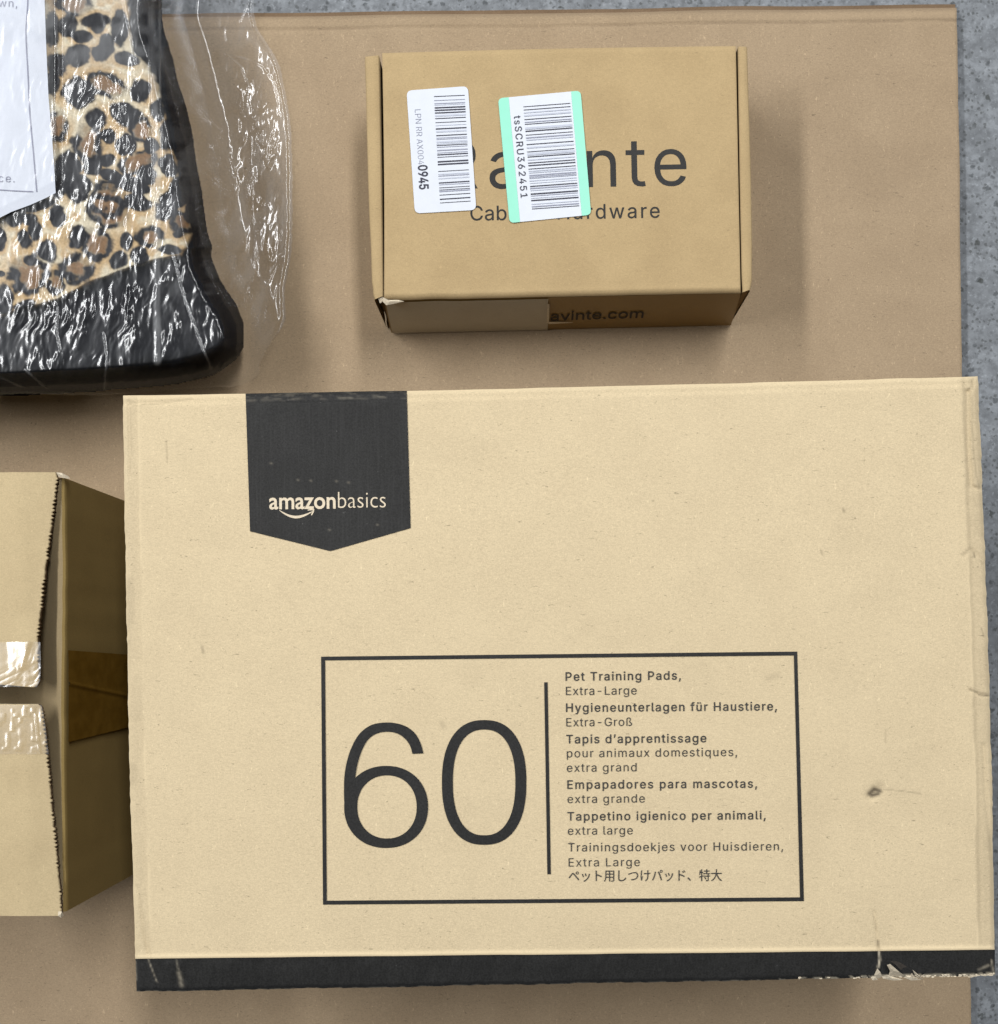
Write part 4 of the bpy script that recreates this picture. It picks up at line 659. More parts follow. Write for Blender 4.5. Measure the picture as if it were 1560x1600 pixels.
st = np.maximum(st, 0.18 * sstep(20, 14, dr) * sstep(0.45, 0.7, vnoise(PY / 80.0, PX * 0, 93)))
pale = 0.55 * np.clip(1 - np.minimum(np.minimum(dl, dr), dt) / 5.0, 0, 1) + 0.6 * np.exp(-((PY - bband(PX) + 3) / 3.0) ** 2) * (PY < bband(PX) + 1)  # paler edges; fold highlights painted in at the top and above the band
pale = np.maximum(pale, 0.5 * np.exp(-((dr - 26) / 1.8) ** 2) * sstep(0.3, 0.6, vnoise(PY / 70, PX * 0, 95)))
pale = np.maximum(pale, 0.35 * np.exp(-((dl - 24) / 1.8) ** 2) * sstep(0.3, 0.6, vnoise(PY / 70, PX * 0, 96)))
VB = W(PX, PY, Z)
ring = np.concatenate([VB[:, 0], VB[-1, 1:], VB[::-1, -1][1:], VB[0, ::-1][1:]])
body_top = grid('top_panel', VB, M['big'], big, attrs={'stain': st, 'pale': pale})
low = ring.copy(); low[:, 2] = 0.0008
grid('side_panels', np.stack([ring, ring * np.array([1, 1, 0]) + np.array([0, 0, ZB / 2]), low], 1), kraft('low_bounce_side_kraft', (0.16, 0.115, 0.065), 0.13, 0.06, 0.4), big, smooth=False)  # unseen sides coloured dark to cut the light they bounce

EPS = 0.00035
zb1 = lambda x, y: zbig(x, y) + EPS
# black pentagon banner
n1, n2 = 130, 130
a = np.linspace(0, 1, n1); b = np.linspace(0, 1, n2)
A_, B_ = np.meshgrid(a, b, indexing='ij')
yb_ = 830 + np.where(A_ < 0.5, A_ * 2 * 31, 31 - (A_ - 0.5) * 2 * 36)
PXb = (384 + 7 * B_) + A_ * (252 - 1 * B_)
PYb = bt(PXb) - 0.2 + B_ * (yb_ - bt(PXb) + 0.2)
dtb = PYb - bt(PXb)
wr = 0.08 * sstep(0.50, 0.76, fbm(PXb / 13.0, PYb / 3.0, 101, 3)) * sstep(16, 8, dtb) + 0.10 * np.exp(-((dtb - 12 + 3 * vnoise(PXb / 40.0, PXb * 0, 103)) / 1.2) ** 2) * sstep(0.45, 0.7, vnoise(PXb / 14.0, PYb * 0, 104))
for (x, y) in ((424, 724), (466, 750), (486, 751), (526, 752), (545, 754), (590, 820), (515, 828)):
    wr = np.maximum(wr, 0.16 * np.exp(-(((PXb - x) / 2.2) ** 2 + ((PYb - y) / 1.5) ** 2)))
banner = grid('printed_banner', W(PXb, PYb, zb1(PXb, PYb)), M['inkwear'], big, attrs={'wear': np.clip(wr, 0, 1)}, label='black pentagon banner with pale lettering')
zb2 = lambda x, y: zbig(x, y) + EPS + 0.0002
lettering('printed_wordmark', [('amazon', 'B', 421.5, 795.4, 524.3, 794.2, 25.5, 0.62), ('basics', 'B', 528.2, 793.9, 603.6, 793.0, 25.5, -0.42)], zb2, M['logo'], banner)
# smile arrow under the word
th = np.linspace(0, 1, 30)
mx = 437 + (488.5 - 437) * th; my = 797.3 + 9.6 * np.sin(np.pi * th ** 0.95) * 1.0 + 2.0 * th
tk = 0.5 + 1.55 * np.sin(np.pi * th) ** 0.8
arc = ribbon(list(zip(mx, my - tk)), list(zip(mx, my + tk)))
hd = ribbon([(481.0, 796.4), (486, 795.2), (491.5, 795.4), (490.6, 800.2), (487.6, 805.4)], [(481.2, 797.8), (486, 797.4), (489.2, 797.6), (488.4, 800.0), (486.0, 804.6)])
flat('printed_smile', [arc, hd], zb2, M['logo'], banner)

# black band along the lower edge
n1, n2 = 520, 26
A_, B_ = np.meshgrid(np.linspace(0, 1, n1), np.linspace(0, 1, n2), indexing='ij')
PXb = 207 + A_ * 1348; PYb = np.zeros_like(PXb)
for _ in range(4):
    PYb = bband(PXb) + B_ * (bb(PXb) - bband(PXb))
    PXb = bl(PYb) + A_ * (br(PYb) - bl(PYb))
dbb = bb(PXb) - PYb
fr = 2.0 + 3.6 * sstep(1150, 1420, PXb)
wr = sstep(0.45, 0.60, fbm(PXb / 7.0, PYb / 5.0, 111, 3) + 0.12 * sstep(1300, 1420, PXb)) * sstep(fr, fr * 0.35, dbb) * (.3 + .7 * sstep(1050, 1300, PXb))
for pts, w, k in (([(1374, 1486), (1375, 1500), (1372, 1512)], 1.3, 0.9), ([(232, 1499), (238, 1515), (246, 1535)], 1.0, 0.3), ([(211, 1503), (213, 1530)], 1.6, 0.3), ([(280, 1520), (284, 1540)], 3.0, 0.25), ([(276, 1500), (279, 1515)], 1.5, 0.2), ([(1550, 1500), (1552, 1520)], 1.4, 0.4), ([(1530, 1515), (1545, 1508)], 2.0, 0.25)):
    wr = np.maximum(wr, k * np.exp(-(seg_dist(PXb, PYb, pts) / w) ** 2) * (0.5 + vnoise(PXb / 3, PYb / 3, 112)))
grid('printed_band', W(PXb, PYb, zb1(PXb, PYb)), M['inkwear'], big, attrs={'wear': np.clip(wr, 0, 1)}, label='black band with frayed lower edge')

# frame and divider
oc = [(502, 1026), (1246, 1018), (1256.5, 1408), (505, 1413.5)]
ic = [(508.3, 1031.8), (1240.8, 1024), (1250.4, 1402), (511.0, 1407.3)]
def dens(pts, k):
    out = []
    for i in range(len(pts)):
        p, q = pts[i], pts[(i + 1) % len(pts)]
        out += [(p[0] + (q[0] - p[0]) * j / k, p[1] + (q[1] - p[1]) * j / k) for j in range(k)]
    return out
flat('printed_frame', [ribbon(dens(oc, 60), dens(ic, 60), True)], zb1, M['ink'], big)
dv = [(850.6 + 5.0 * t, 1066 + 300 * t) for t in np.linspace(0, 1, 40)]
flat('printed_divider', [ribbon(dv, [(x + 5.4, y) for x, y in dv])], zb1, M['ink'], big)

# the big number
def sup(cx, cy, rx, ry, n, e=2.25):
    r = []
    for i in range(n):
        t = 2 * math.pi * i / n; c, s = math.cos(t), math.sin(t)
        r.append((cx + rx * math.copysign(abs(c) ** (2 / e), c), cy + ry * math.copysign(abs(s) ** (2 / e), s)))
    return r
zero = ribbon(sup(756.8, 1222.5, 66, 97.5, 96, 2.35), sup(756.8, 1222.5, 48.8, 82.6, 96, 2.35), True)
bowl = ribbon(sup(603.6, 1260.8, 65.6, 64.2, 96, 2.12), sup(605, 1260.8, 46.4, 49.3, 96, 2.12), True)
def crv(pts, n=60):
    P = [np.array(p, float) for p in pts]; P = [2 * P[0] - P[1]] + P + [2 * P[-1] - P[-2]]
    m = len(P) - 3; out = []
    for k in np.linspace(0, m - 1e-6, n):
        i = int(k); t = k - i; p0, p1, p2, p3 = P[i:i + 4]
        out.append(tuple(0.5 * ((2 * p1) + (p2 - p0) * t + (2 * p0 - 5 * p1 + 4 * p2 - p3) * t * t + (3 * p1 - p0 - 3 * p2 + p3) * t ** 3)))
    return out
stem_o = crv([(662, 1177.2), (657, 1160), (647, 1144), (630, 1133), (606, 1128.8), (580, 1133), (560, 1149), (546, 1177), (539, 1208), (537.8, 1238), (538.6, 1262)])
stem_i = crv([(644.8, 1177.8), (641, 1165), (633, 1154), (621, 1146), (605, 1143.3), (587, 1147), (573, 1159), (562, 1183), (556, 1211), (555.2, 1238), (556.2, 1262)])
flat('printed_number', [zero, bowl], zb1, M['ink'], big)
flat('printed_number', [ribbon(stem_o, stem_i)], lambda x, y: zbig(x, y) + EPS + 0.00006, M['ink'], big)

MD, RG = 0.24, -0.03
ROWS = [('Pet Training Pads,', 884.3, 1063.6, 1064, 1061.6, MD), ('Extra-Large', 884.6, 1086, 995.2, 1085, RG),
        ('Hygieneunterlagen für Haustiere,', 885, 1112.2, 1214, 1109.8, MD), ('Extra-Groß', 885.2, 1135, 988, 1134, RG),
        ('Tapis d’apprentissage', 885.4, 1161.4, 1103.8, 1159.6, MD), ('pour animaux domestiques,', 886, 1183.4, 1152, 1181.2, RG),
        ('extra grand', 886, 1206, 995, 1205, RG), ('Empapadores para mascotas,', 887, 1232.4, 1183, 1230.6, MD),
        ('extra grande', 887, 1254.8, 1007.8, 1253.8, RG), ('Tappetino igienico per animali,', 887.2, 1282, 1196.4, 1280, MD),
        ('extra large', 887.6, 1304.4, 989, 1303.6, RG), ('Trainingsdoekjes voor Huisdieren,', 888.2, 1330.4, 1223.8, 1328.6, RG + 0.04),
        ('Extra Large', 888.8, 1354, 1000, 1353.2, RG)]
for (tx, x0, y0, x1, y1, wt) in ROWS:
    lettering('printed_line', [(tx, 'I', x0, y0, x1, y1, 13.1, wt)], zb1, M['inkfine'], big)
lettering('printed_line', [('ペット用しつけパッド、特大', 'J', 888.8, 1376.2, 1128.4, 1375.0, 14.6, 0.05)], zb1, M['inkfine'], big)

# torn paper at the lower right edge
def scrap(pts, lift, name='torn_flap', mat='paperedge'):
    A = np.array(pts, float); n = len(A)
    z = zbig(A[:, 0], np.minimum(A[:, 1], bb(A[:, 0]) - 1)) + np.array(lift)
    c = A.mean(0); V = np.concatenate([W(A[:, 0], A[:, 1], z), W([c[0]], [c[1]], [z.mean() + 0.0006])])
    return V, [(i, (i + 1) % n, n) for i in range(n)]
SC = [([(1371, 1513), (1376, 1519), (1379, 1526), (1372, 1529), (1366, 1524)], (0.002, 0.0015, 0.001, 0.001, 0.001)),
      ([(1386, 1508), (1391, 1506), (1398, 1512), (1406, 1519), (1414, 1524), (1401, 1526), (1388, 1525), (1391, 1517)], (0.004, 0.004, 0.003, 0.002, 0.001, 0.001, 0.001, 0.002)),
      ([(1378, 1525), (1386, 1523), (1399, 1527), (1412, 1531), (1396, 1532), (1380, 1529)], (0.001,) * 6),
      ([(1412, 1527), (1422, 1524), (1425, 1520), (1430, 1527), (1440, 1531), (1424, 1532)], (0.001, 0.001, 0.002, 0.001, 0.0008, 0.0008)),
      ([(1361, 1527), (1368, 1525), (1372, 1531), (1364, 1532)], (0.001,) * 4), ([(1426, 1515), (1434, 1522), (1443, 1531), (1438, 1529), (1429, 1521)], (0.003, 0.002, 0.001, 0.001, 0.002))]
for pts, lf in SC:
    V, fs = scrap(pts, lf)
    mesh('torn_flap', V, fs, M['paperedge'], big)
flat('torn_gash', [([(1391, 1502), (1398, 1501), (1407, 1504), (1418, 1511), (1412, 1512), (1408, 1516), (1400, 1508)], [(0, 1, 2, 6), (2, 3, 4, 5), (2, 5, 6)]),
                   ([(1367, 1514), (1371, 1511), (1370, 1518), (1367, 1524)], [(0, 1, 2, 3)])], zb2, M['dark'], big)  # flat dark patches in the outline of the gash
V = []; Fc = []
for i in range(110):                                          # paper fibres along the frayed lower edge
    x = 1552 - abs(rng.normal(0, 120)) if i < 110 else rng.uniform(216, 1300)
    x = max(218, x); y = bb(x) - rng.uniform(-0.5, 2.5); r = rng.uniform(0.7, 2.3) * (1 if i < 110 else 0.6); o = len(V)
    for k in range(5):
        t = k * 1.2566 + rng.uniform(-.3, .3)
        V.append(W(x + r * 1.7 * math.cos(t), y + r * 0.8 * math.sin(t), zbig(x, min(y, bb(x) - 0.5)) + 0.0005 + 0.0004 * rng.random()))
    Fc.append((o, o + 1, o + 2, o + 3, o + 4))
mesh('frayed_edge', V, Fc, M['paperedge'], big)

# ------------------------------------------------------------------ the small tan box
ZS = 0.058
small = thing('mailer_box', 'small tan mailer box with two barcode stickers on its lid', 'box', W(875, 275, ZS) * np.array([1, 1, 0]))
LC = [(597.5, 83), (1150, 72), (1157.5, 458), (600.5, 469)]
def lid_pt(u, v):
    tl, tr, brr, bll = [np.array(p, float) for p in LC]
    p = (1 - v)[..., None] * ((1 - u)[..., None] * tl + u[..., None] * tr) + v[..., None] * ((1 - u)[..., None] * bll + u[..., None] * brr)
    x, y = p[..., 0], p[..., 1]
    x = x + 3.0 * (u < 0.5) * (0.5 - u) * 2 * np.sin(np.pi * v) * 0.5
    y = y - 1.5 * np.sin(np.pi * u) * (1 - v) + 1.0 * (vnoise(u * 14, v * 0, 121) - 0.5) * v
    return x, y
uu = np.concatenate([[0, .002, .004, .008], np.linspace(.015, .985, 120), [.992, .996, .998, 1]])
vv = np.concatenate([[0, .003, .006, .012], np.linspace(.02, .96, 90), [.968, .975, .98, .985, .99, .994, .997, 1]])
U_, V_ = np.meshgrid(uu, vv, indexing='ij')
PX, PY = lid_pt(U_, V_)
e = np.minimum(U_, 1 - U_) * 555
ef = (1 - V_) * 386; eb = V_ * 386
Zl = ZS - 0.0006 * np.clip(1 - e / 2.5, 0, 1) ** 2 - 0.0022 * np.clip(1 - ef / 9.0, 0, 1) ** 2 - 0.0022 * np.clip(1 - eb / 6.0, 0, 1) ** 2 + 0.0003 * np.exp(-((ef - 10) / 2.5) ** 2)
grid('lid', W(PX, PY, Zl), M['small'], small)
VL = W(PX, PY, Zl)
rb = np.stack([VL[:, 0] + np.array([0, 0, 0]), VL[:, 0] * np.array([1, 1, 0])], 1)
grid('back_panel', rb, M['small'], small)
ll = np.stack([VL[0], VL[0] - np.array([0, 0, .0035])], 1); lr = np.stack([VL[-1], VL[-1] - np.array([0, 0, .0035])], 1)
grid('lid_edge', ll, M['core'], small); grid('lid_edge', lr, M['core'], small)
# double side walls
def side(outer, inner, sgn, lab):
    k = np.linspace(0, 1, 40)
    def lerp(p): p = np.array(p, float); return np.stack([np.interp(k, np.linspace(0, 1, len(p)), p[:, i]) for i in (0, 1)], -1)
    o, i = lerp(outer), lerp(inner)
    o[:, 0] += 1.2 * (vnoise(k * 9, k * 0, 131 + sgn) - 0.5)
    z = ZS - 0.0008
    to = W(o[:, 0], o[:, 1], z); ti = W(i[:, 0], i[:, 1], z)
    s = np.array([-sgn, 0, 0])        # inward
    rows = [to * np.array([1, 1, 0]) + np.array([0, 0, .0006]), to - np.array([0, 0, .004]), to - np.array([0, 0, .0012]) + s * .0003, to + s * .0013]
    rows += [ti - s * .0008, ti - np.array([0, 0, .0008]), ti - np.array([0, 0, .004]), ti * np.array([1, 1, 0]) + np.array([0, 0, .0006])]
    V = np.stack(rows, 1)
    if sgn > 0: V = V[:, ::-1]
    return grid('side_wall', V, M['small'], small, smooth=False)
side([(569.5, 88.5), (574.5, 280), (580.5, 440), (584, 467)], [(592.5, 86.5), (596, 280), (598.5, 440), (599, 463)], -1, 'l')
side([(1169.5, 73), (1175, 280), (1177, 430), (1174, 453)], [(1153.5, 72.5), (1156.5, 280), (1159.5, 430), (1161, 456)], 1, 'r')
# tray floor inside
q = [W(*p, ZS) * np.array([1, 1, 0]) + np.array([0, 0, .0012]) for p in ((590, 90), (1160, 76), (1164, 452), (598, 464))]
mesh('tray_floor', q, [(3, 2, 1, 0)], M['smallin'], small)
# inner dust tabs, a little behind the front
for (xa, xb_) in ((586, 606), (1156, 1172)):
    p = W(np.array([xa, xb_]), np.array([452.0, 452.0]), ZS - 0.002)
    Vq = np.stack([p, p * np.array([1, 1, 0]) + np.array([0, 0, .001])], 1)
    grid('dust_tab', Vq, M['smallin'], small)
# front panel
def fpt(u, v, lift=0.0):
    x0, y0 = lid_pt(u, np.ones_like(u))
    T = W(x0, y0 + 0.4, ZS - 0.0022)
    bx = 612 + (1142 - 612) * u; by = 520 - 11.5 * u
    B = W(bx, by, 0.0006)
    P = T * (1 - v)[..., None] + B * v[..., None]
    bul = 0.0014 * np.sin(np.pi * v) * (0.6 + 0.6 * vnoise(u * 5, v * 2, 141))
    P[..., 1] -= bul + lift
    return P
U_, V_ = np.meshgrid(np.linspace(0, 1, 120), np.linspace(0, 1, 24), indexing='ij')
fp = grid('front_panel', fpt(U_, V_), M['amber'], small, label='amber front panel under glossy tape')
ul = (858 - 602) / 556.0
U2 = 0.004 + (ul - 0.004 + 0.002 * (vnoise(V_ * 9, V_ * 0, 151) - .5)) * U_
grid('paper_tape', fpt(U2, 0.02 + V_ * 0.97, 0.0006), M['papertape'], small, label='dull brown paper tape over the left of the front')
# torn white paper edge of the tape
for (u0, u1, v0, v1) in ((ul - 0.003, ul + 0.0035, 0.13, 0.70), (ul + 0.002, ul + 0.072, 0.655, 0.74)):
    A_, B_ = np.meshgrid(np.linspace(0, 1, 14), np.linspace(0, 1, 14), indexing='ij')
    uu_ = u0 + (u1 - u0) * A_; vv_ = v0 + (v1 - v0) * (0.5 + (B_ - 0.5) * np.where(u1 - u0 > 0.02, 1 - 0.8 * A_, 1.0))
    grid('torn_edge', fpt(uu_, vv_, 0.0009), M['paperedge'], small)
# torn lid corner
for pts, zz in (([(598, 464), (606, 469), (622, 468.5), (632, 471), (618, 474), (604, 477), (599, 472)], ZS - .0015), ([(591, 466), (596, 463), (600, 470), (594, 474)], ZS - .004)):
    A = np.array(pts, float); n = len(A); c = A.mean(0)
    V = np.concatenate([W(A[:, 0], A[:, 1], zz - 0.0008 * (A[:, 1] - 464) / 5 + 0.0022), W([c[0]], [c[1]], [zz + 0.0018])])
    mesh('torn_corner', V, [((i + 1) % n, i, n) for i in range(n)], M['paperedge'], small)
# print on the lid
zl = lambda dz: (lambda x, y: ZS + dz + 0 * np.asarray(x, float))
for row in (('Ra', 'I', 692, 295.0, 811, 294.0, 76, -.1), ('nte', 'I', 918, 292.4, 1073.5, 289.5, 76, -.1)):
    lettering('printed_name', [row], zl(.00012), M['ink'], small)
lettering('printed_tagline', [('Cabinet', 'I', 735.5, 344.4, 848, 343.2, 22.5, 0.2), ('Hardware', 'I', 872, 342.6, 1031, 340.0, 22.5, 0.2)], zl(.00012), M['ink'], small)
# 'avinte.com' on the front
def front_text():
    S = GL['I']; txt = 'avinte.com'; pen = 0; gl_ = []
    for c in txt:
        gl_.append((pen, c)); pen += S[c][0]
    Q = []
    for p0, c in gl_:
        for cell in glyph_cells('I', c, 7.0): Q += [(p0 + a_, b_) for a_, b_ in cell]
    Q = np.array(Q)
    u_ = (861 - 602) / 556.0 + Q[:, 0] / pen * (151 / 552.0)
    v_ = 0.64 - Q[:, 1] / 509.0 * 0.27 - 0.03 * Q[:, 0] / pen
    return mesh('printed_address', fpt(u_, v_, 0.0005), np.arange(len(Q)).reshape(-1, 4), M['inkbrown'], small)
front_text()

def rrect(c, r=0.07, k=6):
    """rounded quad through four pixel corners (tl, tr, br, bl)"""
    c = [np.array(p, float) for p in c]; out = []
    for i in range(4):
        p, a_, b_ = c[i], c[i - 1], c[(i + 1) % 4]
        da = (a_ - p) / np.linalg.norm(a_ - p); db_ = (b_ - p) / np.linalg.norm(b_ - p)
        for t in np.linspace(0, 1, k):
            q_ = p + da * r * (1 - t) ** 2 + db_ * r * t ** 2
            out.append(tuple(q_))
    return out
def quad_at(c, s0, s1, t0, t1):
    tl, tr, br_, bl_ = [np.array(p, float) for p in c]
    f = lambda s, t: (1 - t) * ((1 - s) * tl + s * tr) + t * ((1 - s) * bl_ + s * br_)
    return [tuple(f(s0, t0)), tuple(f(s1, t0)), tuple(f(s1, t1)), tuple(f(s0, t1))]
def barcode(c, bars, parent, dz):
    parts = []; mi = []
    for (t0, t1, kind) in bars:
        parts.append((quad_at(c, 0, 1, t0, t1), [(0, 1, 2, 3)])); mi.append(kind)
    flat('barcode', parts, zl(dz), [M['bar'], M['bargrey'], M['barpale']], parent, mats=mi)
def bars_for(seed, heavy, n, span):
    r = np.random.default_rng(seed); B = [(h / span, (h + w) / span, 0) for h, w in heavy]
    t = 0.0
    while t < 1:
        w = r.choice([0.9, 1.2, 1.6, 2.4, 3.4], p=[.3, .3, .2, .12, .08]) / span
        g = r.choice([1.2, 1.8, 2.6, 3.8]) / span
        if t + w < 1 and not any(a_ - .006 < t + w and b_ + .006 > t for a_, b_, _ in B[:len(heavy)]):
            B.append((t, t + w, int(r.choice([1, 2], p=[.62, .38]) if w * span < 2 else 2)))
        t += w + g
    return B
L1 = [(635.5, 141.5), (731.5, 134.5), (744.5, 328), (648.5, 333.5)]
lab1 = prism('barcode_sticker', rrect(L1, 9), 0.00045, ZS + 0.0006, M['label'], small, 'white barcode sticker with black and grey bars')
z0 = ZS
heavy = [(2.2, 1), (19.5, 2.0), (23.4, 2.0), (27.6, 1.8), (36.6, 1.2), (43, .9), (52.4, 1.8), (63, 1.4), (78.5, 1.2), (92.8, 1.7), (97, .9), (103.4, 2.2), (107.6, 2.2), (119, .9), (136.6, 1.7), (144.6, .9), (148, .9), (155.8, 1.0), (162, 1.6), (168, .9)]
barcode([(678.2, 148), (726.2, 146), (735.6, 313.5), (687.8, 316.6)], bars_for(5, heavy, 40, 168.0), lab1, .0008)
lettering('sticker_code', [('LPN RR AX004', 'I', 648.2, 171.0, 653.8, 257.2, 9.4, -0.18)], zl(.0008), M['bargrey'], lab1)
lettering('sticker_code', [('0945', 'I', 653.4, 258.6, 655.8, 295.6, 14.2, 0.55)], zl(.0008), M['bar'], lab1)
L2 = [(778.5, 153.5), (907.5, 141.5), (924, 335.5), (796.5, 348.5)]
lab2 = prism('barcode_sticker', rrect(L2, 8), 0.00045, ZS + 0.00062, M['label'], small, 'white barcode sticker with mint green side stripes')
for s0, s1 in ((0.0, 0.128), (0.885, 1.0)):                    # mint stripes with the sticker's rounded corners
    def on(p):
        tl, tr, br_, bl_ = [np.array(x) for x in L2]
        w = (tr - tl); return np.dot(np.array(p) - (tl + (bl_ - tl) * ((p[1] - tl[1]) / (bl_[1] - tl[1]))), w) / np.dot(w, w)
    rr = rrect(L2, 8, 8)
    if s0 == 0: ol = [quad_at(L2, s1, s1, 0, 1)[0]] + [quad_at(L2, s1, s1, 0, 1)[3]] + rr[24:32] + rr[0:8]
    else: ol = [quad_at(L2, s0, s0, 0, 1)[3], quad_at(L2, s0, s0, 0, 1)[0]] + rr[8:16] + rr[16:24]
    flat('mint_stripe', [(ol, [tuple(range(len(ol)))])], zl(.0008), M['mint'], lab2)
heavy = [(0.5, .9), (5.5, 1.0), (20.5, 1.1), (28, 1.0), (38.6, 1.7), (45.0, .9), (59.6, 1.2), (71.2, 1.0), (79, 1.4), (88.6, 1.3), (92.4, 1.7), (98, 1.1), (125, 1.5), (136.8, 2.0), (147, 1.9), (160.5, 1.0)]
barcode([(818, 165.8), (891.3, 160.2), (905.4, 322.2), (831.6, 327.4)], bars_for(9, heavy, 40, 162.0), lab2, .0009)
lettering('sticker_code', [('tsSCRU362451', 'I', 803.2, 181, 814.2, 309, 10.6, 0.10)], zl(.0009), M['bar'], lab2)

# ------------------------------------------------------------------ the carton at the left
ZC = 0.130
cart = thing('cardboard_box', 'tan carton at the left edge with open taped flaps and serrated edges', 'box', W(-60, 1085, ZC) * np.array([1, 1, 0]))
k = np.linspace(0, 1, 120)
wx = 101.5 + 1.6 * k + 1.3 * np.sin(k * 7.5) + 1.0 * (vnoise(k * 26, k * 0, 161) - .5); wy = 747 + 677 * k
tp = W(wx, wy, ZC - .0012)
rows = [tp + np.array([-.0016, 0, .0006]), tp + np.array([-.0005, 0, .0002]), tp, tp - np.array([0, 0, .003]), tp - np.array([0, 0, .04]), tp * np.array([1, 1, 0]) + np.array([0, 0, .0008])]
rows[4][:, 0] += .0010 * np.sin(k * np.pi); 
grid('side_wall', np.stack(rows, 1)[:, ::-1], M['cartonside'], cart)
# back and front walls
xw = np.linspace(-170, 101, 30)
for yy, nm in ((747, 'end_wall'), (1424, 'end_wall')):
    t_ = W(xw, 0 * xw + yy, ZC - .0016)
    g_ = np.stack([t_, t_ * np.array([1, 1, 0]) + np.array([0, 0, .0008])], 1)
    grid(nm, g_ if yy < 1000 else g_[:, ::-1], M['carton'], cart)
# inner flap seen between the outer flaps
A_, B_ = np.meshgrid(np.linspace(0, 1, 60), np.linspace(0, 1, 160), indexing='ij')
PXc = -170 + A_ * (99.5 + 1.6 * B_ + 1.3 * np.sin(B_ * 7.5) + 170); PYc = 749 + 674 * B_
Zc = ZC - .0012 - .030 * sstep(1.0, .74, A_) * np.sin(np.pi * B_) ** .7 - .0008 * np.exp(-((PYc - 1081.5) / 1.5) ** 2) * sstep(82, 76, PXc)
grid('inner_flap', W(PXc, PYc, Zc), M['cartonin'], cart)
def teeth(y, seed): 
    return 1.1 * np.sign(np.sin(y * 2 * math.pi / 6.3 + seed + 2.5 * vnoise(y / 14.0, y * 0, seed + 7))) * sstep(.15, .7, vnoise(y / 9.0, y * 0, seed)) * 1.3 + 1.6 * (vnoise(y / 5.0, y * 0, seed + 3) - .5)
def flap(ys, xs, seed, name, zc, label, top_edge):
    yv = np.linspace(ys[0], ys[-1], 300)
    xr = np.interp(yv, ys, xs)
    tz = sstep(ys[0] + 6, ys[0] + 14, yv) * sstep(ys[-1] - 6, ys[-1] - 14, yv)
    xr = xr + teeth(yv, seed) * tz
    a_ = np.concatenate([np.linspace(0, .96, 60), np.linspace(.965, 1, 12)])
    A2, Y2 = np.meshgrid(a_, yv, indexing='ij')
    X2 = -175 + A2 * (xr[None, :] + 175)
    Yo = Y2 + top_edge(X2, Y2)
    Z2 = zc(X2, Yo) - .0006 * np.clip(1 - (xr[None, :] - X2) / 3.0, 0, 1) ** 2
    V = W(X2, Yo, Z2)
    f = grid(name, V, M['carton'], cart, label=label)
    e1 = V[-1]; lo = e1 - np.array([0.0004, 0, .0026])
    grid('cut_edge', np.stack([e1, lo], 1), M['core'], f)
    for col in (0, -1):
        ed = V[:, col]; g_ = np.stack([ed, ed - np.array([0, 0, .0026])], 1)
        grid('cut_edge', g_, M['paperedge'], f)
    return f
zu = lambda x, y: ZC + .0022 + .0035 * sstep(760, 1075, y) + .0005 * (fbm(x / 60, y / 60, 171, 2) - .5)
zd = lambda x, y: ZC + .0022 + .0030 * sstep(1420, 1100, y) + .0005 * (fbm(x / 60, y / 60, 172, 2) - .5)
fu = flap([738, 748, 812, 902, 990, 1040, 1063, 1070, 1074], [88, 90, 82, 70, 60, 60.5, 61.5, 60, 55], 3, 'top_flap', zu, None,
          lambda X, Y: -5.5 * sstep(60, -20, X) * sstep(1040, 1074, Y) + 0.8 * (vnoise(X / 25, Y * 0, 173) - .5))
fd = flap([1100, 1103, 1106, 1134, 1179, 1250, 1340, 1412, 1428, 1431], [60, 64, 66, 69.5, 74.5, 81, 90, 96, 97, 93], 9, 'top_flap', zd, None,
          lambda X, Y: 0.8 * (vnoise(X / 25, Y * 0, 174) - .5))
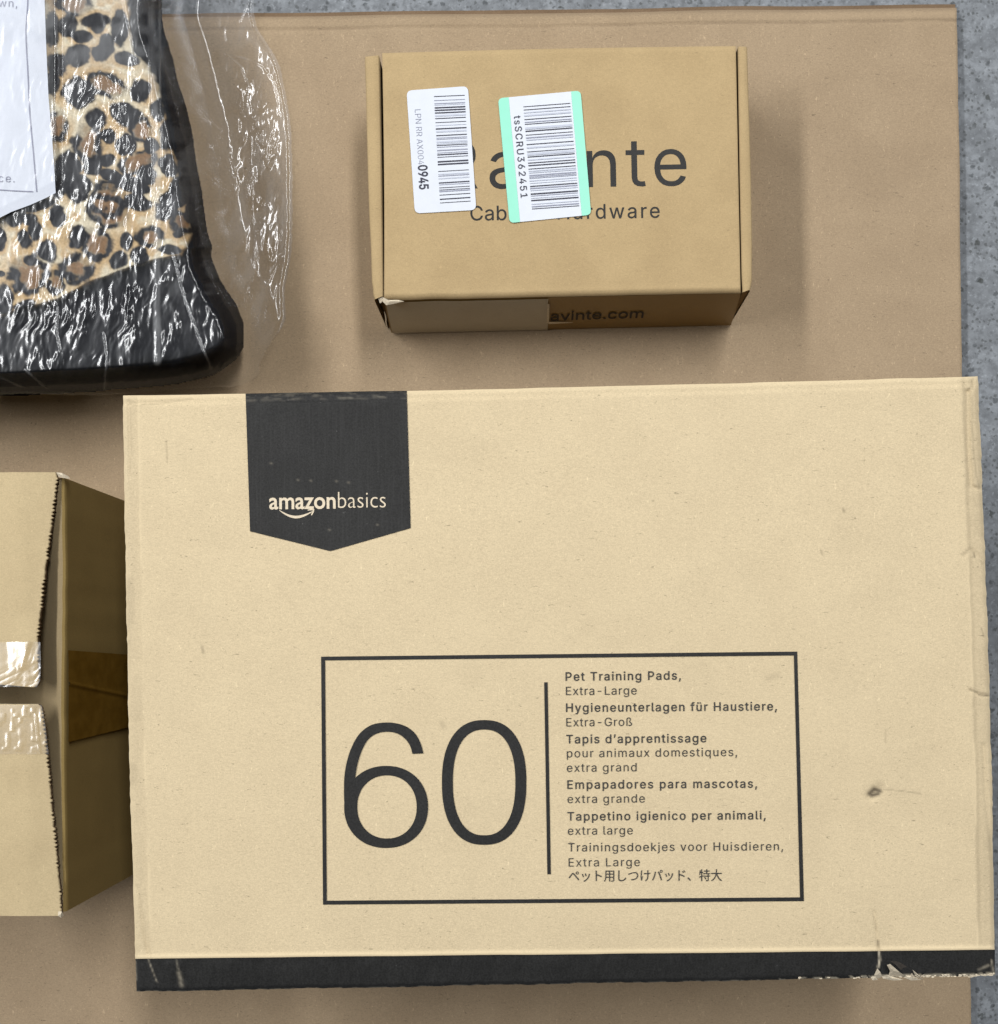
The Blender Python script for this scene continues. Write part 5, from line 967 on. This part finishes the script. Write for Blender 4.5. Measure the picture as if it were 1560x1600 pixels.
# clear tape on the flap ends
def facets(x, y, seed):
    tab = np.random.default_rng(seed).random((257, 257))
    xi = np.floor(x).astype(int); yi = np.floor(y).astype(int); fx = x - xi; fy = y - yi
    a = tab[xi % 257, yi % 257]; b = tab[(xi + 1) % 257, yi % 257]; c = tab[xi % 257, (yi + 1) % 257]; d = tab[(xi + 1) % 257, (yi + 1) % 257]
    return np.where(fx + fy < 1, a + (b - a) * fx + (c - a) * fy, d + (c - d) * (1 - fx) + (b - d) * (1 - fy))
def tape(name, x1f, y0, y1, zf, parent, seed, kind):
    A2, B2 = np.meshgrid(np.linspace(0, 1, 150), np.linspace(0, 1, 90), indexing='ij')
    Y2 = y0 + (y1 - y0) * B2 + 1.2 * (vnoise(A2 * 20, B2 * 0, seed) - .5)
    X2 = -120 + A2 * (x1f(Y2) + 120)
    if kind == 0:      # long stretched folds running to the corner
        q_ = (Y2 - 1040) * 0.9 + (X2 - 20) * 0.45
        wv = .00022 * (np.abs(vnoise(q_ / 9.0, X2 / 60.0, seed) - .5) * 2) * sstep(1025, 1050, Y2 + .35 * X2 - 8) + .0002 * fbm(X2 / 22, Y2 / 26, seed + 5, 2) * 0.5 + .00075 * np.clip((X2 - 11 - (Y2 - 1003) * .06) / 28, 0, 1) * sstep(47, 40, X2 + .3 * (Y2 - 1020)) * sstep(1054, 1044, Y2 + 6 * vnoise(X2 / 7.0, Y2 * 0, 187)) + .00009 * facets(X2 / 5.0, Y2 / 9.0, 188) * sstep(8, 16, X2) + .0004 * np.abs(facets(X2 / 9, Y2 / 12, seed) - .5) * sstep(30, 42, X2 + .4 * (Y2 - 1030))
    else:              # blisters
        b_ = vnoise(X2 / 6.5, Y2 / 7.5, seed)
        wv = .00013 * sstep(.45, .9, b_) + .00006 * fbm(X2 / 14, Y2 / 14, seed + 2, 2) + .0004 * np.exp(-((X2 - 56 - (Y2 - 1118) * .12) / 1.2) ** 2) * sstep(1112, 1122, Y2)
    return grid(name, W(X2, Y2, zf(X2, Y2) + .0005 + wv), M['tape'], parent)
tape('clear_tape', lambda y: np.interp(y, [990, 1040, 1063, 1075], [63, 64, 63, 57]), 1003, 1073, zu, fu, 181, 0)
tape('clear_tape', lambda y: np.interp(y, [1100, 1106, 1134, 1179], [64, 66.5, 71, 76.5]), 1101.5, 1178.5, zd, fd, 191, 1)
# brown tape down the side wall
xw0 = tp[:, 0].max() + .0006
yA, yB = -(1016 - CY) * (H - ZC) / F, -(1160 - CY) * (H - ZC) / F
A2, B2 = np.meshgrid(np.linspace(0, 1, 50), np.linspace(0, 1, 60), indexing='ij')
zz = ZC - .002 - A2 * (.100 + .006 * (vnoise(B2 * 9, B2 * 0, 201) - .5))
ry = yA + (yB - yA) * B2 - A2 * 0.003 * (1 - 2 * B2)
st_ = np.abs(B2 - (.36 + .25 * A2))
xx = xw0 + .0009 * np.sin(np.clip(A2 * .07 / .13, 0, 1) * np.pi) + .0011 * np.exp(-(st_ / .018) ** 2) * sstep(.95, .7, A2) + .0004 * fbm(A2 * 9, B2 * 7, 203, 3)
grid('brown_tape', np.stack([xx, ry, zz], -1), M['browntape'], cart, label='glossy brown tape down the shaded side wall')
# torn bits at the carton's corners
for pts in ([(88, 738), (97, 739), (107, 744), (110, 748), (100, 747), (92, 745)], [(91, 1424), (97, 1424), (100, 1430), (96, 1434), (91, 1431)]):
    A = np.array(pts, float); n = len(A); c = A.mean(0)
    V = np.concatenate([W(A[:, 0], A[:, 1], ZC + .002 + .001 * np.sin(np.arange(n) * 2.1)), W([c[0]], [c[1]], [ZC + .0035])])
    mesh('torn_corner', V, [((i + 1) % n, i, n) for i in range(n)], M['paperedge'], cart)

# ------------------------------------------------------------------ the blanket, the insert and the plastic bag
FAB = smooth_poly([(-190, -170), (120, -170), (244, -60), (252, 30), (268, 85), (291, 172), (301, 215), (313, 285), (323, 355), (332, 384), (331, 404), (350, 446), (371, 480), (382, 514), (379, 545), (362, 568), (327, 587), (270, 600), (170, 610), (0, 619), (-190, 624)], 5)
HB = 0.080
stp = 1.5
gx = np.arange(-192, 382, stp); gy = np.arange(-172, 622, stp)
PX, PY = np.meshgrid(gx, gy, indexing='ij')
sd = sdist(PX, PY, FAB) + 5.0 * (fbm(PX / 26.0, PY / 26.0, 207, 3) - .5)
prof = np.sqrt(1 - (1 - np.clip(sd / 52.0, 0, 1)) ** 2)
LEO = [(-200, 560), (0, 496), (31, 482), (61, 477), (90, 469), (145, 442), (206, 418), (246, 406), (284, 399), (292, 385), (300, 366), (293, 320), (281, 285), (271, 240), (262, 195), (252, 150), (242, 120), (226, 98), (208, 82), (203, 40), (200, -40), (196, -180), (-200, -180)]
wx_ = PX + 5 * (fbm(PX / 22.0, PY / 22.0, 211, 3) - .5); wy_ = PY + 5 * (fbm(PX / 22.0, PY / 22.0, 214, 3) - .5)
ld = sdist(wx_, wy_, LEO)
zfab = HB * prof * (1 - .06 * sstep(4, -4, ld)) + prof * (.0035 * (fbm(PX / 55.0, PY / 85.0, 221, 3) - .5) - .0075 * sstep(2, -12, ld) * np.abs(fbm(PX / 34.0 + PY / 90.0, PY / 60.0, 226, 3) - .5) + .0012 * np.abs(fbm(PX / 20.0, PY / 45.0, 224, 2) - .5))
# dark spots of the print: (x, y, half width, half height, tilt, brown heart)
S1 = [(375, 20, 70, 42, .2, 1), (340, 135, 44, 48, .4, 0), (485, 105, 58, 30, -.1, 0), (500, 135, 30, 30, 0, 0), (415, 185, 44, 28, .2, 0), (540, 225, 32, 45, .2, 0), (520, 265, 46, 36, -.3, 0), (610, 140, 34, 78, 0, 0), (395, 285, 55, 45, -.4, 0), (265, 150, 34, 70, 0, 0), (640, 300, 52, 30, .2, 0), (290, 330, 48, 52, 0, 0), (265, 420, 35, 50, 0, 0),
      (400, 470, 70, 58, .5, 0), (545, 430, 75, 48, .3, 1), (715, 460, 42, 50, 0, 0), (640, 580, 62, 44, .4, 0), (290, 640, 42, 62, 0, 1), (490, 605, 42, 54, -.3, 0), (450, 730, 62, 82, .1, 1), (550, 690, 34, 36, 0, 0), (640, 735, 44, 44, 0, 0), (715, 655, 40, 52, 0, 1), (350, 840, 58, 66, .2, 0), (470, 850, 38, 38, 0, 0), (545, 815, 32, 30, 0, 0), (690, 830, 78, 40, -.4, 1), (745, 890, 42, 44, .2, 0), (570, 890, 52, 28, .3, 0), (670, 935, 78, 34, .35, 0), (855, 845, 36, 48, -.3, 0), (860, 680, 40, 66, .1, 0), (400, 950, 55, 60, 0, 0), (550, 1010, 72, 66, .2, 1), (700, 1030, 58, 36, .3, 0), (855, 1030, 40, 48, 0, 0), (300, 930, 30, 60, 0, 0), (800, 560, 30, 50, 0, 0), (770, 740, 30, 30, 0, 0), (900, 950, 34, 40, .3, 0)]
S2 = [(5, 240, 24, 46, 0, 0), (125, 245, 30, 46, -.35, 0), (150, 140, 32, 28, .3, 0), (178, 195, 30, 42, -.1, 0), (85, 130, 48, 34, -.5, 0), (190, 72, 66, 20, -.28, 0), (295, 125, 34, 46, 0, 0), (240, 302, 40, 50, -.2, 0), (395, 232, 44, 46, 0, 0), (550, 95, 82, 66, .2, 1), (492, 262, 62, 66, 0, 1), (643, 250, 25, 38, 0, 0), (765, 228, 56, 42, .1, 1), (605, 345, 34, 38, .5, 0), (710, 322, 36, 38, 0, 0), (860, 292, 48, 22, .1, 0), (150, 415, 82, 76, .1, 1), (152, 350, 28, 22, .6, 0), (390, 385, 64, 60, 0, 1), (280, 458, 35, 44, 0, 1), (18, 545, 38, 62, 0, 0), (700, 55, 38, 36, 0, 0), (840, 90, 40, 50, .3, 0), (925, 160, 50, 46, 0, 1), (130, 575, 44, 22, -.3, 0), (5, 415, 18, 14, 0, 0), (905, 215, 24, 16, 0, 0), (900, 30, 40, 40, 0, 0), (970, 110, 28, 40, 0, 0)]
SP = [(x / 3.25, y / 3.25, a_ / 3.25, b_ / 3.25, t_, hh) for x, y, a_, b_, t_, hh in S1] + [(x / 3.25, 300 + y / 3.25, a_ / 3.25, b_ / 3.25, t_, hh) for x, y, a_, b_, t_, hh in S2]
r2 = np.random.default_rng(3)
for _ in range(60): SP.append((r2.uniform(-190, -12), r2.uniform(-160, 520), r2.uniform(9, 17), r2.uniform(10, 20), r2.uniform(-.6, .6), int(r2.random() < .4)))
for _ in range(16): SP.append((r2.uniform(0, 230), r2.uniform(-165, -20), r2.uniform(9, 17), r2.uniform(10, 20), r2.uniform(-.6, .6), int(r2.random() < .4)))
n1_ = fbm(PX / 11.0, PY / 11.0, 231, 3) - .5; n2_ = fbm(PX / 26.0, PY / 26.0, 235, 3) - .5
dark = np.zeros_like(PX); rust = np.zeros_like(PX); och = sstep(.10, .26, n2_) * .75
for (x, y, a_, b_, t_, hh) in SP:
    dx, dy = PX - x, PY - y; c_, s_ = math.cos(t_), math.sin(t_)
    d = np.hypot((dx * c_ + dy * s_) / (a_ * (1.36 + .12 * hh)), (-dx * s_ + dy * c_) / (b_ * (1.30 + .12 * hh))) + n1_ * .52 + n2_ * .25
    k_ = sstep(1.10, .84, d)
    if hh:
        heart = .78 * sstep(.66, .42, d + .4 * n2_); k_ = k_ * (1 - heart); rust = np.maximum(rust, heart)
        gap = np.arctan2(dy, dx); g0 = (x * 7.3 + y * 3.1) % 6.283
        k_ = k_ * (1 - sstep(.80, .96, np.cos(gap - g0)) * .6)
    dark = np.maximum(dark, k_)
    side_ = np.clip(.5 + .5 * (dx * math.cos(x) + dy * math.sin(x)) / (a_ + b_) * 1.6, 0, 1)
    och = np.maximum(och, sstep(1.75, 1.15, d) * side_ * .8)
cream = np.array([.72, .655, .50]); oc_ = np.array([.44, .255, .078]); ru = np.array([.20, .09, .032]); bk = np.array([.020, .021, .025])
colr = cream * np.ones(PX.shape + (1,)) * (.92 + .22 * (fbm(PX / 5.0, PY / 9.0, 241, 2) - .3))[..., None]
for m_, c_ in ((och * .85, oc_), (rust, ru), (dark, bk)): colr = colr * (1 - m_[..., None]) + c_ * m_[..., None]
lm = sstep(-2.5, 2.5, ld + 3.0 * (fbm(PX / 4.0, PY / 7.0, 245, 2) - .5))[..., None]
colr = colr * lm + np.array([.0085, .009, .012]) * (1 - lm)
blanket = thing('folded_blanket', 'folded black and leopard print blanket inside the clear bag', 'blanket', W(90, 220, 0.0) * np.array([1, 1, 0]))
grid('printed_plush', W(PX, PY, np.maximum(zfab, 0.0006) + .0008), M['plush'], blanket, mask=sd > -1.0, colors={'pattern': colr}, label='leopard print and black plush cloth')

# paper insert on the blanket
insert = thing('paper_insert', 'white printed paper insert with ruled border on the leopard blanket', 'paper', W(-40, 120, HB) )
yb = np.interp(np.arange(-150, 91, 1.5), [-150, 0, 20, 50, 75, 91], [420, 341, 331, 320, 309, 301])
gx2 = np.arange(-150, 91, 1.5); tv = np.linspace(0, 1, 260)
PXi = np.repeat(gx2[:, None], len(tv), 1); PYi = -150 + (yb[:, None] + 150) * tv[None, :]
edge_x = np.interp(PYi, [-150, 0, 60, 150, 240, 305], [66, 70, 72, 76, 83.5, 87.5])
PXi = -150 + (PXi + 150) * ((edge_x + 150) / 240.0)
zins = lambda x, y: HB + .0058 + .0006 * np.sin(np.asarray(x, float) / 38.0 + np.asarray(y, float) / 90.0) + .0010 * (fbm(np.asarray(x, float) / 60.0, np.asarray(y, float) / 90.0, 251, 2) - .5)
grid('paper_sheet', W(PXi, PYi, zins(PXi, PYi)), M['insert'], insert)
zi2 = lambda x, y: zins(x, y) + .0003
bl_ = crv([(43.6, -60), (43.6, 0), (40.8, 45), (41.5, 75), (43.5, 110), (47, 180), (52.5, 240), (57.6, 299.6)], 80)
bb_ = crv([(57.6, 299.6), (30, 298.4), (0, 296.6), (-60, 293)], 30)
flat('printed_border', [ribbon([(x - .85, y) for x, y in bl_], [(x + .85, y) for x, y in bl_]), ribbon([(x, y - .8) for x, y in bb_[2:]], [(x, y + .8) for x, y in bb_[2:]])], zi2, M['insertink'], insert)
for row in (('own,', 'I', -13.5, 10.2, 27.0, 11.0, 12.2, -.15), ('rce.', 'I', -10, 284.0, 23.0, 284.8, 12.2, -.15)):
    lettering('printed_word', [row], zi2, M['insertink'], insert)

# clear plastic bag over it all
BAG = smooth_poly([(-190, -180), (418, -180), (405, -60), (398, 0), (402, 40), (420, 70), (436, 98), (446, 140), (454, 190), (457, 240), (458, 330), (455, 400), (446, 450), (446, 500), (428, 530), (408, 566), (404, 588), (372, 604), (330, 606), (240, 612), (160, 618), (40, 616), (0, 618), (-190, 626)], 5)
stp = 1.15
gx = np.arange(-194, 464, stp); gy = np.arange(-184, 630, stp)
PX, PY = np.meshgrid(gx, gy, indexing='ij')
bs = sdist(PX, PY, BAG) + 1.8 * (fbm(PX / 9.0, PY / 9.0, 261, 2) - .5)
fs_ = sdist(PX, PY, FAB)
q_ = sstep(-60, 40, fs_)
zf_ = (HB + .006) * q_ + .0035 * sstep(0, 10, bs)
zf_ = zf_ + .0045 * sstep(100, 84, PX) * sstep(345, 325, PY + .5 * PX) * q_
def ridged(x, y, seed, o=3):
    s = 0; a_ = .5
    for i in range(o):
        s = s + a_ * (1 - np.abs(2 * vnoise(x * 2.1 ** i + 5.3 * i, y * 2.1 ** i + 2.9 * i, seed + i) - 1)); a_ *= .5
    return s
wpx = PX + 16 * (fbm(PX / 45.0, PY / 45.0, 271, 2) - .5); wpy = PY + 26 * (fbm(PX / 45.0, PY / 45.0, 274, 2) - .5)
rr_ = ridged(wpx / 17.0 + PY * .004, wpy / 52.0, 281, 3)
rr2 = ridged(wpx / 11.0 - PY * .02, wpy / 26.0, 291, 2)
act = .18 + 0 * PX
for (x, y, a_, b_, g_) in ((190, 170, 75, 75, .9), (130, 200, 60, 80, .5), (150, 330, 95, 60, .42), (230, 470, 75, 95, .85), (90, 480, 90, 60, .6), (330, 500, 40, 60, .45), (310, 380, 30, 40, .5), (400, 230, 42, 150, 1.0), (410, 430, 40, 110, 1.0), (405, 120, 30, 40, .6), (70, 260, 60, 60, .35), (20, 150, 40, 100, .3), (60, 560, 160, 25, .35), (380, 575, 50, 25, .6), (240, 300, 60, 60, .7)):
    act = np.maximum(act, g_ * np.exp(-(((PX - x) / a_) ** 2 + ((PY - y) / b_) ** 2) ** 1.3))
onp = sstep(92, 80, PX) * sstep(335, 318, PY + .35 * PX)
act = act * (1 - .62 * onp)
act = act * (.25 + .75 * sstep(.36, .62, fbm(PX / 30.0, PY / 48.0, 301, 3)))
fc1 = facets(wpx / 13.0 + wpy * .008, wpy / 36.0 - wpx * .006, 401); fc3 = facets(wpx / 3.6 + wpy * .01, wpy / 8.0 - wpx * .03, 406); fc2 = facets(wpx / 7.0 - wpy * .02, wpy / 15.0 + wpx * .02, 402)
wr_ = .0007 * act * (rr_ - .35) + .0025 * act * (fc1 - .3) + .0017 * act * (fc2 - .3) + .0007 * act * (fc3 - .3) + .0034 * sstep(330, 370, PX) * act * (facets(wpx / 15.0, wpy / 46.0, 403) - .3)
# long straight folds
milk = np.zeros_like(PX)
for pts, w_, a_, m_ in (([(236, -180), (236, 0), (241, 150), (247, 300), (245, 420), (246, 565)], 6.0, .0006, .15), ([(231, 0), (236, 150), (241, 300)], 2.0, .0012, .10), ([(250, 0), (250, 110), (253, 260)], 2.0, .001, .12),
                        ([(192, -60), (193, 0), (205, 60), (213, 100)], 2.2, .001, .12), ([(91, 20), (88, 65), (93, 95), (92, 130)], 2.0, .0009, .14), ([(90, 480), (89, 520), (95, 548)], 2.0, .001, .12), ([(163, 520), (168, 560), (163, 610)], 1.8, .0009, .1), ([(270, 395), (290, 470), (318, 545), (330, 575)], 2.0, .0011, .14),
                        ([(355, 85), (385, 92), (410, 102), (428, 128), (434, 150), (436, 180)], 3.0, .0012, .10), ([(355, 85), (378, 105), (390, 135)], 2.0, .0011, .14), ([(448, 135), (453, 220), (456, 330)], 2.4, .0012, .10), ([(345, 222), (362, 252), (375, 285), (360, 318), (370, 365), (362, 450)], 2.0, .0012, .08), ([(392, 215), (394, 300), (398, 400), (380, 480)], 1.8, .0012, .06),
                        ([(375, 33), (392, 0)], 1.8, .0012, .12), ([(40, 578), (75, 608)], 1.8, .001, .10), ([(0, 590), (40, 606)], 1.6, .001, .08), ([(440, 400), (410, 460), (392, 540)], 1.8, .0012, .06)):
    d_ = seg_dist(PX + 1.5 * (fbm(PX / 12, PY / 12, 311, 2) - .5), PY, pts)
    wr_ = wr_ + .42 * a_ * np.exp(-(d_ / (.62 * w_)) ** 2); milk = np.maximum(milk, m_ * np.exp(-(d_ / (w_ * .95)) ** 4) * (.35 + .9 * vnoise(PX / 9.0, PY / 30.0, 341)))
milk = np.maximum(milk, (.085 * sstep(125, 80, PY) + .03 * sstep(330, 250, PY)) * sstep(4, 20, fs_) * sstep(.25, .6, fbm(PX / 40.0, PY / 30.0, 333, 3)))
milk = np.maximum(milk, .08 * sstep(.42, .66, fbm(PX / 30.0, PY / 30.0, 331, 3)) * np.clip(np.exp(-((PX - 150) / 75.0) ** 2 - ((PY - 30) / 75.0) ** 2) + np.exp(-((PX - 275) / 35.0) ** 2 - ((PY - 260) / 110.0) ** 2) + .8 * np.exp(-((PX - 300) / 45.0) ** 2 - ((PY - 450) / 60.0) ** 2), 0, 1))
milk = np.maximum(milk, sstep(-8, -26, fs_) * sstep(250, 330, PX + PY * .25) * (.018 + .075 * sstep(.45, .75, facets(wpx / 20.0, wpy / 44.0, 405)) * sstep(325, 385, PX)))
milk = np.maximum(milk, .06 * np.exp(-((PX - 425) / 25.0) ** 2 - ((PY - 500) / 70.0) ** 2) * sstep(.4, .6, facets(PX / 22.0, PY / 30.0, 404)))
milk = np.maximum(milk, .08 * sstep(7, 2, bs)); milk = np.maximum(milk, .055 * sstep(-6, -16, fs_) * sstep(.35, .6, fbm(PX / 35, PY / 50, 321, 3)))
zf_ = np.maximum(zf_ + wr_, .0022)
bag = thing('plastic_bag', 'clear crinkled plastic bag wrapped round the leopard print blanket', 'bag', W(100, 220, 0.0) * np.array([1, 1, 0]))
grid('film', W(PX, PY, zf_), M['film'], bag, mask=bs > 0, attrs={'milk': milk, 'slick': (1 - .72 * sstep(-34, -12, fs_) * sstep(50, 14, fs_)) * (1 + .5 * sstep(-10, -40, fs_))})
